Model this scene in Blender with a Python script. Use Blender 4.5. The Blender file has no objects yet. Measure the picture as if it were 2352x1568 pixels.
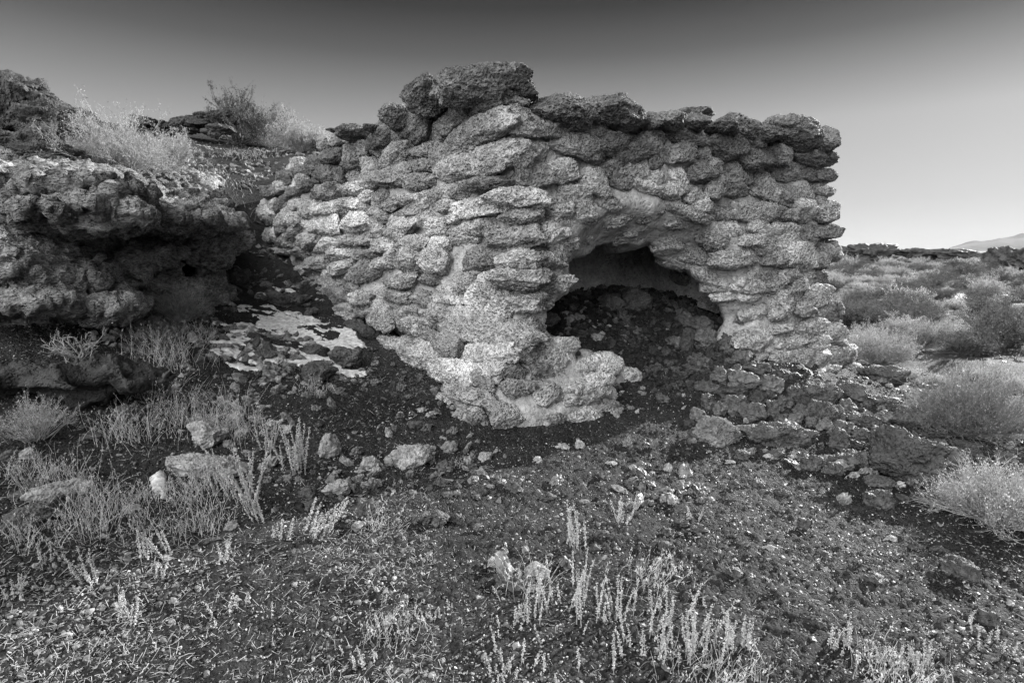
SUN_A, SUN_E, SUN_S, SKY_S, SKY_G, EXPO = 52, 20, 5.0, .15, .22, 1.6
SKY_M, SKY_RAMP = 1.0, [(0, 1.0), (.07, .84), (.19, .73), (.245, .47), (.30, .225), (.362, .08), (.6, .04)]
FILL_DIR, FILL_A, FILL_K = (-.56, -.66, .60), .5, 13.2  # added sky glow behind the camera, a fill light for the walls
import bpy, math, random
import numpy as np
from mathutils import Vector, Matrix
R = math.radians
rng = np.random.default_rng(7)
random.seed(7)
SC = bpy.context.scene
COL = SC.collection

# ------------------------------------------------------------------ camera
F = 1307.0                       # focal length in pixels of a 2352 px wide frame
TH = R(9.1)                      # camera pitch, down
CAM = np.array([0.0, 0.0, 1.6])
def ray(px, py):
    a = (px - 1176.0) / F; b = (784.0 - py) / F
    return np.array([a, math.cos(TH) + b * math.sin(TH), -math.sin(TH) + b * math.cos(TH)])
def at(px, py, Y):
    d = ray(px, py); return CAM + d * (Y / d[1])
def proj(p):
    d = np.asarray(p, float) - CAM
    f = d[1] * math.cos(TH) - d[2] * math.sin(TH); u = d[1] * math.sin(TH) + d[2] * math.cos(TH)
    return np.array([1176 + F * d[0] / f, 784 - F * u / f])

# ------------------------------------------------------------------ noise
_perm = np.random.default_rng(3).permutation(256).astype(np.int32); _perm = np.concatenate([_perm, _perm, _perm])
_g = np.random.default_rng(4).normal(size=(256, 3)); _g = (_g / np.linalg.norm(_g, axis=1)[:, None]).astype(np.float32)
_rv = np.random.default_rng(5).random((256, 3)).astype(np.float32)
def perlin(p):
    p = np.asarray(p, np.float32); i = np.floor(p).astype(np.int32); f = p - i
    u = f * f * f * (f * (f * 6 - 15) + 10); i &= 255
    out = np.zeros(len(p), np.float32)
    for dx in (0, 1):
        wx = u[:, 0] if dx else 1 - u[:, 0]
        hx = _perm[i[:, 0] + dx]
        for dy in (0, 1):
            wy = u[:, 1] if dy else 1 - u[:, 1]
            hy = _perm[hx + i[:, 1] + dy]
            for dz in (0, 1):
                wz = u[:, 2] if dz else 1 - u[:, 2]
                g = _g[_perm[hy + i[:, 2] + dz] & 255]
                out += wx * wy * wz * (g[:, 0] * (f[:, 0] - dx) + g[:, 1] * (f[:, 1] - dy) + g[:, 2] * (f[:, 2] - dz))
    return out * 1.6
def fbm(p, octv=4, gain=.5, lac=2.03):
    p = np.asarray(p, np.float32); o = np.zeros(len(p), np.float32); a = 1.0
    for k in range(octv):
        o += a * perlin(p + 17.3 * k); p = p * lac; a *= gain
    return o
def ridged(p, octv=4, gain=.5, lac=2.1):
    p = np.asarray(p, np.float32); o = np.zeros(len(p), np.float32); a = 1.0
    for k in range(octv):
        o += a * (1 - 2.2 * np.abs(perlin(p + 11.7 * k))); p = p * lac; a *= gain
    return o
def worley(p):
    p = np.asarray(p, np.float32); i = np.floor(p).astype(np.int32); f = p - i
    d1 = np.full(len(p), 9.0, np.float32); d2 = d1.copy()
    for dx in (-1, 0, 1):
        for dy in (-1, 0, 1):
            for dz in (-1, 0, 1):
                c = (i + np.array([dx, dy, dz], np.int32)) & 255
                h = _perm[_perm[_perm[c[:, 0]] + c[:, 1]] + c[:, 2]] & 255
                q = _rv[h] + np.array([dx, dy, dz], np.float32) - f
                d = np.sqrt((q * q).sum(1)); 
                m = d < d1; d2 = np.where(m, d1, np.minimum(d2, d)); d1 = np.where(m, d, d1)
    return d1, d2
def sstep(a, b, x):
    t = np.clip((x - a) / (b - a), 0, 1); return t * t * (3 - 2 * t)

# ------------------------------------------------------------------ objects
def mesh_obj(name, V, Fa, mat=None, parent=None, smooth=True, tone=None, origin=None):
    V = np.ascontiguousarray(V, np.float32); Fa = np.ascontiguousarray(Fa, np.int32)
    if origin is not None: V = V - np.asarray(origin, np.float32)
    me = bpy.data.meshes.new(name); n = Fa.shape[1]
    me.vertices.add(len(V)); me.vertices.foreach_set("co", V.ravel())
    me.loops.add(Fa.size); me.loops.foreach_set("vertex_index", Fa.ravel())
    me.polygons.add(len(Fa)); me.polygons.foreach_set("loop_start", np.arange(0, Fa.size, n, dtype=np.int32))
    me.polygons.foreach_set("use_smooth", np.full(len(Fa), bool(smooth)))
    if tone is not None:
        at_ = me.attributes.new("tone", 'FLOAT', 'POINT'); at_.data.foreach_set("value", np.ascontiguousarray(tone, np.float32))
    me.update(calc_edges=True)
    if mat: me.materials.append(mat)
    o = bpy.data.objects.new(name, me); COL.objects.link(o)
    if parent is not None: o.parent = parent
    elif origin is not None: o.location = tuple(float(v) for v in origin)
    return o
def tag(o, label=None, cat=None, group=None, kind=None):
    if label: o['label'] = label
    if cat: o['category'] = cat
    if group: o['group'] = group
    if kind: o['kind'] = kind
    return o
def empty(name, loc=(0, 0, 0), rz=0):
    o = bpy.data.objects.new(name, None); COL.objects.link(o)
    o.location = tuple(float(v) for v in loc); o.rotation_euler = (0, 0, rz); return o
def icosphere(level):
    t = (1 + 5 ** .5) / 2
    v = np.array([[-1,t,0],[1,t,0],[-1,-t,0],[1,-t,0],[0,-1,t],[0,1,t],[0,-1,-t],[0,1,-t],[t,0,-1],[t,0,1],[-t,0,-1],[-t,0,1]], float)
    f = np.array([[0,11,5],[0,5,1],[0,1,7],[0,7,10],[0,10,11],[1,5,9],[5,11,4],[11,10,2],[10,7,6],[7,1,8],[3,9,4],[3,4,2],[3,2,6],[3,6,8],[3,8,9],[4,9,5],[2,4,11],[6,2,10],[8,6,7],[9,8,1]])
    v /= np.linalg.norm(v, axis=1)[:, None]
    for _ in range(level):
        e = np.concatenate([f[:, [0, 1]], f[:, [1, 2]], f[:, [2, 0]]]); es = np.sort(e, 1)
        u, inv = np.unique(es, axis=0, return_inverse=True); inv = inv.ravel()
        m = v[u].mean(1); m /= np.linalg.norm(m, axis=1)[:, None]
        n = len(v); v = np.concatenate([v, m]); k = len(f); a, b, c = inv[:k] + n, inv[k:2*k] + n, inv[2*k:] + n
        f = np.concatenate([np.stack([f[:, 0], a, c], 1), np.stack([f[:, 1], b, a], 1), np.stack([f[:, 2], c, b], 1), np.stack([a, b, c], 1)])
    return v.astype(np.float32), f.astype(np.int32)
ICO = {k: icosphere(k) for k in range(0, 7)}

def surface_nets(vol, org, h):
    """isosurface of vol = 0 (negative inside)"""
    s = vol < 0
    nx, ny, nz = vol.shape
    c = np.zeros((nx - 1, ny - 1, nz - 1), np.uint8)
    for dx in (0, 1):
        for dy in (0, 1):
            for dz in (0, 1):
                c += s[dx:nx - 1 + dx, dy:ny - 1 + dy, dz:nz - 1 + dz]
    act = (c > 0) & (c < 8)
    I = np.argwhere(act).astype(np.int32); idx = np.full(act.shape, -1, np.int32); idx[act] = np.arange(len(I))
    P = np.zeros((len(I), 3), np.float32); W = np.zeros(len(I), np.float32)
    for ax in range(3):
        o1, o2 = [k for k in range(3) if k != ax]
        for a in (0, 1):
            for b in (0, 1):
                off = np.zeros(3, np.int32); off[o1] = a; off[o2] = b
                q = I + off; r = q.copy(); r[:, ax] += 1
                v0 = vol[q[:, 0], q[:, 1], q[:, 2]]; v1 = vol[r[:, 0], r[:, 1], r[:, 2]]
                m = (v0 < 0) != (v1 < 0)
                t = np.where(m, v0 / np.where(m, v0 - v1, 1), 0)
                e = np.tile(off.astype(np.float32), (len(I), 1)); e[:, ax] = t
                P[m] += e[m]; W[m] += 1
    V = (I + P / W[:, None]) * h + np.asarray(org, np.float32)
    Q = []
    for ax in range(3):
        o1, o2 = [(1, 2), (2, 0), (0, 1)][ax]
        sl0 = [slice(None)] * 3; sl1 = [slice(None)] * 3; sl0[ax] = slice(0, -1); sl1[ax] = slice(1, None)
        a0 = s[tuple(sl0)]; a1 = s[tuple(sl1)]
        for flip, m in ((False, a0 & ~a1), (True, ~a0 & a1)):
            E = np.argwhere(m); E = E[(E[:, o1] > 0) & (E[:, o2] > 0)]
            E = E[(E[:, o1] < act.shape[o1]) & (E[:, o2] < act.shape[o2])]
            if not len(E): continue
            def g(d1, d2):
                q = E.copy(); q[:, o1] -= d1; q[:, o2] -= d2; return idx[q[:, 0], q[:, 1], q[:, 2]]
            quad = np.stack([g(1, 1), g(0, 1), g(0, 0), g(1, 0)], 1)
            Q.append(quad[:, ::-1] if flip else quad)
    return V, np.concatenate(Q)
def normals(V, Fa):
    a = V[Fa[:, 1]] - V[Fa[:, 0]]; b = V[Fa[:, 2]] - V[Fa[:, 0]]; n = np.cross(a, b)
    N = np.zeros_like(V)
    for k in range(Fa.shape[1]):
        for c in range(3): N[:, c] += np.bincount(Fa[:, k], n[:, c], len(V))
    return N / (np.linalg.norm(N, axis=1)[:, None] + 1e-12)
def poly_sd(px, py, poly):
    """signed distance to a closed 2D polygon, negative inside"""
    poly = np.asarray(poly, float); d = np.full(px.shape, 1e9); ins = np.zeros(px.shape, bool)
    for i in range(len(poly)):
        a = poly[i]; b = poly[(i + 1) % len(poly)]; e = b - a
        wx = px - a[0]; wy = py - a[1]; t = np.clip((wx * e[0] + wy * e[1]) / (e @ e), 0, 1)
        d = np.minimum(d, (wx - e[0] * t) ** 2 + (wy - e[1] * t) ** 2)
        c = ((a[1] > py) != (b[1] > py)) & (px < (b[0] - a[0]) * (py - a[1]) / (b[1] - a[1] + 1e-12) + a[0])
        ins ^= c
    return np.where(ins, -1, 1) * np.sqrt(d)
def smin(a, b, k):
    h = np.clip(.5 + .5 * (b - a) / k, 0, 1); return b * (1 - h) + a * h - k * h * (1 - h)
def smax(a, b, k): return -smin(-a, -b, k)
class Vol:
    def __init__(s, lo, hi, h):
        s.lo = np.array(lo, float); s.h = h; s.n = np.ceil((np.array(hi) - s.lo) / h).astype(int) + 1
        s.x, s.y, s.z = [(s.lo[k] + h * np.arange(s.n[k])).astype(np.float32) for k in range(3)]
        s.X, s.Y, s.Z = s.x[:, None, None], s.y[None, :, None], s.z[None, None, :]
    def pts(s):
        g = np.stack(np.meshgrid(s.x, s.y, s.z, indexing='ij'), -1); return g.reshape(-1, 3)
    def noise(s, scale, octv=1, stride=2, off=0.0, aniso=(1, 1, 1)):
        """noise evaluated coarsely then linearly enlarged"""
        st = stride
        xs = [np.append(a[::st], a[-1] + s.h * st).astype(np.float32) for a in (s.x, s.y, s.z)]
        g = np.stack(np.meshgrid(*xs, indexing='ij'), -1); sh = g.shape[:3]
        v = fbm(g.reshape(-1, 3) * np.array(aniso, np.float32) * scale + off, octv).reshape(sh)
        for ax in range(3):
            n = s.n[ax]; t = np.arange(n) / st; i = np.minimum(t.astype(int), v.shape[ax] - 2); f = (t - i).astype(np.float32)
            shp = [1, 1, 1]; shp[ax] = n
            v = np.take(v, i, ax) * (1 - f.reshape(shp)) + np.take(v, i + 1, ax) * f.reshape(shp)
        return v
    def ell(s, c, r, rz=0):
        dx, dy, dz = s.X - c[0], s.Y - c[1], s.Z - c[2]
        if rz: dx, dy = dx * math.cos(rz) + dy * math.sin(rz), -dx * math.sin(rz) + dy * math.cos(rz)
        q = np.sqrt((dx / r[0]) ** 2 + (dy / r[1]) ** 2 + (dz / r[2]) ** 2); return ((q - 1) * min(r)).astype(np.float32)
    def sample(s, v, P):
        q = (np.asarray(P) - s.lo) / s.h; i = np.clip(np.floor(q).astype(int), 0, s.n - 2); f = q - i; o = 0
        for dx in (0, 1):
            for dy in (0, 1):
                for dz in (0, 1):
                    w = (f[:, 0] if dx else 1 - f[:, 0]) * (f[:, 1] if dy else 1 - f[:, 1]) * (f[:, 2] if dz else 1 - f[:, 2])
                    o = o + w * v[i[:, 0] + dx, i[:, 1] + dy, i[:, 2] + dz]
        inside = ((q >= 0) & (q <= s.n - 1)).all(1)
        return np.where(inside, o, 1.0)

# ------------------------------------------------------------------ materials (a grey place: everything is a neutral tone)
def nt(mat):
    mat.use_nodes = True; t = mat.node_tree; t.nodes.clear(); return t, t.nodes, t.links
def mathn(N, L, op, a, b=None, clamp=False):
    n = N.new('ShaderNodeMath'); n.operation = op; n.use_clamp = clamp
    for k, v in ((0, a), (1, b)):
        if v is None: continue
        if isinstance(v, (int, float)): n.inputs[k].default_value = v
        else: L.new(v, n.inputs[k])
    return n.outputs[0]
def noise_n(N, L, co, scale, detail=6, rough=.6, dist=0.0):
    n = N.new('ShaderNodeTexNoise'); n.inputs['Scale'].default_value = scale; n.inputs['Detail'].default_value = detail
    n.inputs['Roughness'].default_value = rough; n.inputs['Distortion'].default_value = dist; L.new(co, n.inputs['Vector']); return n.outputs['Fac']
def ramp_n(N, L, fac, stops):
    n = N.new('ShaderNodeValToRGB'); L.new(fac, n.inputs[0]); e = n.color_ramp.elements
    while len(e) < len(stops): e.new(.5)
    for k, (p, v) in enumerate(stops): e[k].position = p; e[k].color = (v, v, v, 1)
    return n.outputs[0]
def rock_material(name, lo, hi, big=1.3, fine=30, pit=.6, bump=.9, dist=.02, tone=True, aniso=(1, 1, 1), speck=.5, rough=.75, spec=.3):
    m = bpy.data.materials.new(name); T, N, L = nt(m)
    out = N.new('ShaderNodeOutputMaterial'); b = N.new('ShaderNodeBsdfPrincipled'); L.new(b.outputs[0], out.inputs[0])
    b.inputs['Roughness'].default_value = rough; b.inputs['Specular IOR Level'].default_value = spec
    tc = N.new('ShaderNodeTexCoord'); mp = N.new('ShaderNodeMapping'); mp.inputs['Scale'].default_value = aniso
    L.new(tc.outputs['Object'], mp.inputs[0]); co = mp.outputs[0]
    a = noise_n(N, L, co, big, 5, .55, .4); f = noise_n(N, L, co, fine, 7, .7, .3); g = noise_n(N, L, co, fine * .28, 5, .6, .6)
    mix = mathn(N, L, 'ADD', mathn(N, L, 'MULTIPLY', a, .42), mathn(N, L, 'ADD', mathn(N, L, 'MULTIPLY', f, .3 * (1 + speck)), mathn(N, L, 'MULTIPLY', g, .28)))
    mid = .36 + .15 * (1 + speck) ; w = .12
    c = ramp_n(N, L, mix, [(mid - w, lo), (mid, (lo + hi) * .47), (mid + w, hi)])
    v = N.new('ShaderNodeTexVoronoi'); v.inputs['Scale'].default_value = fine * .9; v.inputs['Randomness'].default_value = 1
    dn = N.new('ShaderNodeVectorMath'); dn.operation = 'ADD'
    nz = N.new('ShaderNodeTexNoise'); nz.inputs['Scale'].default_value = fine * .6; L.new(co, nz.inputs['Vector'])
    sc = N.new('ShaderNodeVectorMath'); sc.operation = 'SCALE'; sc.inputs['Scale'].default_value = 1.6 / fine; L.new(nz.outputs['Color'], sc.inputs[0])
    L.new(co, dn.inputs[0]); L.new(sc.outputs[0], dn.inputs[1]); L.new(dn.outputs[0], v.inputs['Vector'])
    pits = mathn(N, L, 'MULTIPLY', ramp_n(N, L, v.outputs['Distance'], [(.12, 0), (.5, 1)]), 1.0)
    if tone:
        at_ = N.new('ShaderNodeAttribute'); at_.attribute_name = 'tone'
        mx = N.new('ShaderNodeVectorMath'); mx.operation = 'SCALE'; L.new(c, mx.inputs[0]); L.new(at_.outputs['Fac'], mx.inputs['Scale']); c = mx.outputs[0]
    hl = ramp_n(N, L, v.outputs['Distance'], [(.10, .25), (.28, 1)])
    mk = ramp_n(N, L, noise_n(N, L, co, 2.6, 3, .6, .8), [(.42, 0), (.58, 1)]); one_ = mathn(N, L, 'SUBTRACT', 1.0, mk); hl = mathn(N, L, 'ADD', mathn(N, L, 'MULTIPLY', hl, mk), one_)      # pits painted darker in patches: shade put into the colour to deepen relief
    mx2 = N.new('ShaderNodeVectorMath'); mx2.operation = 'MULTIPLY'; L.new(c, mx2.inputs[0]); L.new(hl, mx2.inputs[1]); c = mx2.outputs[0]
    L.new(c, b.inputs['Base Color'])
    hgt = mathn(N, L, 'ADD', mathn(N, L, 'ADD', mathn(N, L, 'MULTIPLY', f, 1.0), mathn(N, L, 'MULTIPLY', g, 1.6)), mathn(N, L, 'MULTIPLY', pits, pit))
    bp = N.new('ShaderNodeBump'); bp.inputs['Strength'].default_value = bump; bp.inputs['Distance'].default_value = dist
    L.new(hgt, bp.inputs['Height']); L.new(bp.outputs[0], b.inputs['Normal'])
    return m
def plain_material(name, lo, hi, scale=20, transl=0.0, rough=.8):
    m = bpy.data.materials.new(name); T, N, L = nt(m)
    out = N.new('ShaderNodeOutputMaterial'); b = N.new('ShaderNodeBsdfPrincipled')
    b.inputs['Roughness'].default_value = rough; b.inputs['Specular IOR Level'].default_value = .2
    tc = N.new('ShaderNodeTexCoord'); c = ramp_n(N, L, noise_n(N, L, tc.outputs['Object'], scale, 4, .6), [(.35, lo), (.65, hi)])
    L.new(c, b.inputs['Base Color'])
    if transl:
        tr = N.new('ShaderNodeBsdfTranslucent'); L.new(c, tr.inputs['Color']); ms = N.new('ShaderNodeMixShader'); ms.inputs[0].default_value = transl
        L.new(b.outputs[0], ms.inputs[1]); L.new(tr.outputs[0], ms.inputs[2]); L.new(ms.outputs[0], out.inputs[0])
    else: L.new(b.outputs[0], out.inputs[0])
    return m
M_STONE = rock_material('kiln_stone', .10, .80, 1.6, 44, .9, 1.0, .040)
M_CAP = rock_material('cap_stone', .04, .36, 2.0, 40, .8, 1.0, .040)
M_MORTAR = rock_material('lime_mortar', .20, .52, 1.2, 26, .4, .9, .022)
M_CLIFF = rock_material('ledge_rock', .055, .54, 1.2, 34, .8, 1.0, .045, aniso=(1, 1, 1.8))
M_DARK = rock_material('dark_rock', .018, .13, 2.0, 40, .8, 1.0, .014, rough=.6, spec=.3)
M_RUBBLE = rock_material('rubble_rock', .018, .11, 2.6, 46, .7, 1.0, .010, rough=.6, spec=.3)
M_PALE = rock_material('pale_rock', .12, .46, 2.4, 44, .7, 1.0, .012)
M_GROUND = rock_material('cinder_soil', .008, .046, .9, 55, .8, 1.0, .016, tone=False, speck=.9, rough=.8, spec=.12)
M_GRAVEL = rock_material('gravel_chips', .025, .36, .8, 40, .5, .6, .004, rough=.5, spec=.28)
M_SNOW = plain_material('old_snow', .26, .58, 26, 0, .6)
M_TWIG = plain_material('dry_twig', .16, .42, 30, .0)
M_DARKTWIG = plain_material('dark_twig', .04, .13, 30)
M_LEAF = plain_material('sage_leaf', .16, .40, 12, .35)
M_LEAFD = plain_material('dark_leaf', .03, .14, 12, .3)
M_STRAW = plain_material('straw', .26, .58, 20, .3)
M_WOOL = plain_material('woolly_seed_head', .30, .62, 40, .3)
# ------------------------------------------------------------------ terrain heights
def tps(pts):
    P = np.array(pts, float); n = len(P)
    def U(r2): return np.where(r2 > 1e-9, r2 * np.log(r2 + 1e-12) * .5, 0)
    r2 = ((P[:, None, :2] - P[None, :, :2]) ** 2).sum(-1); A = np.zeros((n + 3, n + 3)); A[:n, :n] = U(r2) + np.eye(n) * .15
    A[:n, n] = 1; A[:n, n + 1:] = P[:, :2]; A[n:, :n] = A[:n, n:].T
    w = np.linalg.solve(A, np.concatenate([P[:, 2], np.zeros(3)]))
    def f(x, y):
        o = w[n] + w[n + 1] * x + w[n + 2] * y
        for k in range(n): o = o + w[k] * U((x - P[k, 0]) ** 2 + (y - P[k, 1]) ** 2)
        return o
    return f
LOW = [(-2.5,1.5,.06),(0,1.5,0),(2.5,1.5,-.02),(-2.2,2.4,.13),(0,2.5,0),(2.5,2.5,0),(5,2.5,0),(-6,1,.3),(6,0,0),(0,0,0),
 (-3.1,3.6,.40),(-1.5,3.6,.16),(0,3.6,.03),(1.5,3.6,0),(4,3.6,0),(-5.5,3.4,.9),
 (-3.84,4.6,.8),(-2.6,4.6,.42),(-1.2,4.6,.18),(0,4.7,.05),(1.2,4.8,.06),(3,5,.02),(6,5,0),(-6,4.6,1.1),
 (-2.4,5.5,.45),(-2.6,6.5,.70),(-3.0,7.5,1.05),(-3.7,8.6,1.5),(-1.6,6.3,.44),(-.8,5.5,.22),(-3.9,5.8,.95),(-3.3,5.8,.72),(-4.5,10,2.0),
 (1.5,5.6,.2),(1.6,6.3,.44),(1.5,7.2,.9),(1.6,8.2,1.05),(.8,6.5,.66),(.9,5.95,.36),(2.7,7.1,.8),(2.6,5.9,.12),(4,6.6,.02),(4.6,7.4,0),
 (5,9,-.04),(8,10,-.05),(15,12,-.1),(8,20,-.1),(3.2,5.9,.05),(12,3,0),(0,10,1.4),(3,11,.5)]
UPP = [(-5,6,1.95),(-4.2,7.5,2.15),(-5.5,7.5,2.65),(-3.6,10,2.6),(-4.8,10,2.85),(-6.5,12,3.5),(-7.5,9,3.3),(-9,7,3.2),(-9,14,4.3),(-7,16,4.2),(-5,16,4.15),(-6.5,5,2.1),
 (-4,14,4.0),(-1,14,3.5),(-5,20,5.3),(-9,20,5.3),(-14,12,5),(-14,20,5.8),(-6,26,5.6),(-20,26,6),(2,14,1.4),(4.5,13,.5),(0,20,3),(6,20,.2),(-2,10,2.3),(-8,2,2.4)]
_low = tps(LOW); _upp = tps(UPP)
CLIFF_POLY = [(-9,3.4),(-5.6,4.35),(-4.75,4.85),(-4.15,5.35),(-3.85,5.75),(-3.55,6.3),(-3.5,6.9),(-3.75,7.5),(-4.4,8.3),(-4.9,9.2),(-9,9)]
def hraw(x, y):
    x = np.asarray(x, float); y = np.asarray(y, float); sh = x.shape
    x = x.ravel(); y = y.ravel()
    lo = _low(np.clip(x, -7, 16), np.clip(y, 0, 20)); up = _upp(np.clip(x, -20, 8), np.clip(y, 2, 27))
    # the step between the gully and the hillside
    stepline = [(-30,5.2),(-6,5.2),(-4.9,5.9),(-4.3,6.6),(-4.1,7.4),(-4.35,8.3),(-4.3,9.2),(-3.6,9.6),(-1.5,9.4),(1.5,9.9),(3.6,10.4),(7,13),(9,20),(10,60),(-60,60),(-60,5.2)]
    sd = poly_sd(x, y, stepline); wd = .28 + .5 * sstep(8.6, 9.6, y) + 1.2 * sstep(-1, 3, x)
    w = sstep(wd, -wd, sd)
    h = lo * (1 - w) + up * w
    h = h + .30 * np.exp(-.5 * (((x - 2.75) / .62) ** 2 + ((y - 5.65) / .42) ** 2)) + .10 * np.exp(-.5 * (((x - 3.7) / .6) ** 2 + ((y - 5.2) / .5) ** 2))
    # the open flat to the right and the far country
    fx = sstep(5, 9, x); far = .15 * fbm(np.stack([x * .12, y * .12, x * 0], 1), 3) + .0 * y
    dist = np.hypot(x, y)
    h = h * (1 - fx) + (far + .02) * fx
    fr = sstep(26, 45, dist); plain = np.where(x < 0, 5.6 * sstep(35, 0, x + 20 * 0 + 5) * sstep(140, 40, dist), 0)
    ridge = (sstep(40, 75, y) * (.75 + .35 * fbm(np.stack([x * .03, y * .03, x * 0 + 5], 1), 3))) * sstep(160, 90, dist)
    h = h * (1 - fr) + (plain + ridge - 6 * sstep(90, 400, dist)) * fr
    return h.reshape(sh)
_HG = {}
def hbase(x, y):
    """fast lookup of hraw near the camera"""
    if not _HG:
        _HG['x'] = np.linspace(-12, 18, 601); _HG['y'] = np.linspace(0, 30, 601)
        gx, gy = np.meshgrid(_HG['x'], _HG['y'], indexing='ij'); _HG['h'] = hraw(gx, gy)
    x = np.asarray(x, float); y = np.asarray(y, float)
    i = (x + 12) / .05; j = y / .05; ok = (i >= 0) & (i < 599) & (j >= 0) & (j < 599)
    i = np.clip(i, 0, 599); j = np.clip(j, 0, 599); a = np.minimum(i.astype(int), 599); b = np.minimum(j.astype(int), 599); fa = i - a; fb = j - b
    H = _HG['h']; a1 = np.minimum(a + 1, 600); b1 = np.minimum(b + 1, 600)
    v = H[a, b] * (1 - fa) * (1 - fb) + H[a1, b] * fa * (1 - fb) + H[a, b1] * (1 - fa) * fb + H[a1, b1] * fa * fb
    if not np.all(ok):
        m = ~ok; v = np.array(v, float)
        if v.ndim == 0: return float(hraw(np.array([float(x)]), np.array([float(y)]))[0])
        v[m] = hraw(x[m] if x.ndim else x, y[m] if y.ndim else y)
    return v
def hdetail(x, y):
    x = np.asarray(x, float); y = np.asarray(y, float); z = np.zeros_like(x)
    p = np.stack([x, y, z], -1).reshape(-1, 3)
    d = .03 * fbm(p * 1.7, 3) + .012 * fbm(p * 7 + 9, 3)
    return d.reshape(x.shape)
def ground_z(x, y): return float(hbase(x, y) + hdetail(np.array([x]), np.array([y]))[0])
def ground_at(px, py, lo=1.2, hi=200):
    """where the ray through a pixel meets the ground"""
    d = ray(px, py); t = np.concatenate([np.arange(lo, 30, .02), np.arange(30, hi, .3)])
    P = CAM + d * t[:, None]; g = hbase(P[:, 0], P[:, 1]) + hdetail(P[:, 0], P[:, 1])
    k = np.argmax(P[:, 2] < g)
    if P[k, 2] >= g[k]: k = len(t) - 1
    q = P[k].copy(); q[2] = g[k]; return q

# one sheet, fine near the camera and coarser out to the horizon
def axis_coords(lo, hi, step, a, b, grow=1.06):
    c = list(np.arange(lo, hi, step)); s = step; v = c[-1]
    while v < b: s *= grow; v += s; c.append(v)
    s = step; v = c[0]; pre = []
    while v > a: s *= grow; v -= s; pre.append(v)
    return np.array(pre[::-1] + c)
gx = axis_coords(-3.6, 4.6, .0135, -2500, 2500); gy = axis_coords(1.3, 6.8, .0135, -40, 4000)
GX, GY = np.meshgrid(gx, gy, indexing='ij')
H = hraw(GX, GY) + hdetail(GX, GY)
near = ((GX > -4.6) & (GX < 6) & (GY > 1) & (GY < 9)).ravel()
q = np.stack([GX.ravel()[near], GY.ravel()[near], np.zeros(near.sum())], 1).astype(np.float32)
d1, d2 = worley(q * 22); d3, _ = worley(q * 48 + 7)
msk = sstep(-.5, .4, fbm(q * 1.1 + 3, 2))
add = np.zeros(H.size); add[near] = (.010 * msk + .005) * (1 - sstep(0, .62, d1)) + .014 * (1 - sstep(0, .6, d3)) + .009 * fbm(q * 30, 2)
H = H + add.reshape(H.shape)
hill = ((GX < -2) & (GX > -14) & (GY > 6) & (GY < 24)).ravel()
q = np.stack([GX.ravel()[hill], GY.ravel()[hill], np.zeros(hill.sum())], 1).astype(np.float32)
add = np.zeros(H.size); add[hill] = .05 * fbm(q * 2.1, 3) + .02 * ridged(q * np.array([3, 7, 1], np.float32), 3); H = H + add.reshape(H.shape)
fld = ((GX >= 6) & (GX < 80) & (GY > 1) & (GY < 90)).ravel()
q = np.stack([GX.ravel()[fld], GY.ravel()[fld], np.zeros(fld.sum())], 1).astype(np.float32)
add = np.zeros(H.size); add[fld] = .07 * fbm(q * .8, 4); H = H + add.reshape(H.shape)
nx_, ny_ = GX.shape; ii = np.arange(nx_ * ny_).reshape(nx_, ny_)
V = np.stack([GX.ravel(), GY.ravel(), H.ravel()], 1)
Q = np.stack([ii[:-1, :-1].ravel(), ii[1:, :-1].ravel(), ii[1:, 1:].ravel(), ii[:-1, 1:].ravel()], 1)
g = mesh_obj('ground', V, Q, M_GROUND); tag(g, kind='structure')
del GX, GY, H, V, Q
# ------------------------------------------------------------------ photo tables: centre, width, height, tilt, read off enlargements of the photograph
VIEW = {'0': (0, 0, 1), 'A': (803.9, 114.84, .21973), 'B': (1263.2, 172.3, .29297), 'C': (516.8, 344.5, .26857), 'D': (1550.3, 631.6, .25635),
        '6': (746.5, 631.6, .3906), '3': (1148.4, 114.8, .43955), '5': (0, 746.5, .43955), '7': (803.9, 976.1, .3776), '8': (1550.3, 918.7, .4143), '1': (0, 114.8, .43955), '4': (1665.2, 516.8, .4028)}
def pxs(v, t):
    ox, oy, s = VIEW[v]; cx, cy, w, h = t[:4]; return (ox + cx * s, oy + cy * s, w * s, h * s, t[4] if len(t) > 4 else 0)

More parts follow.
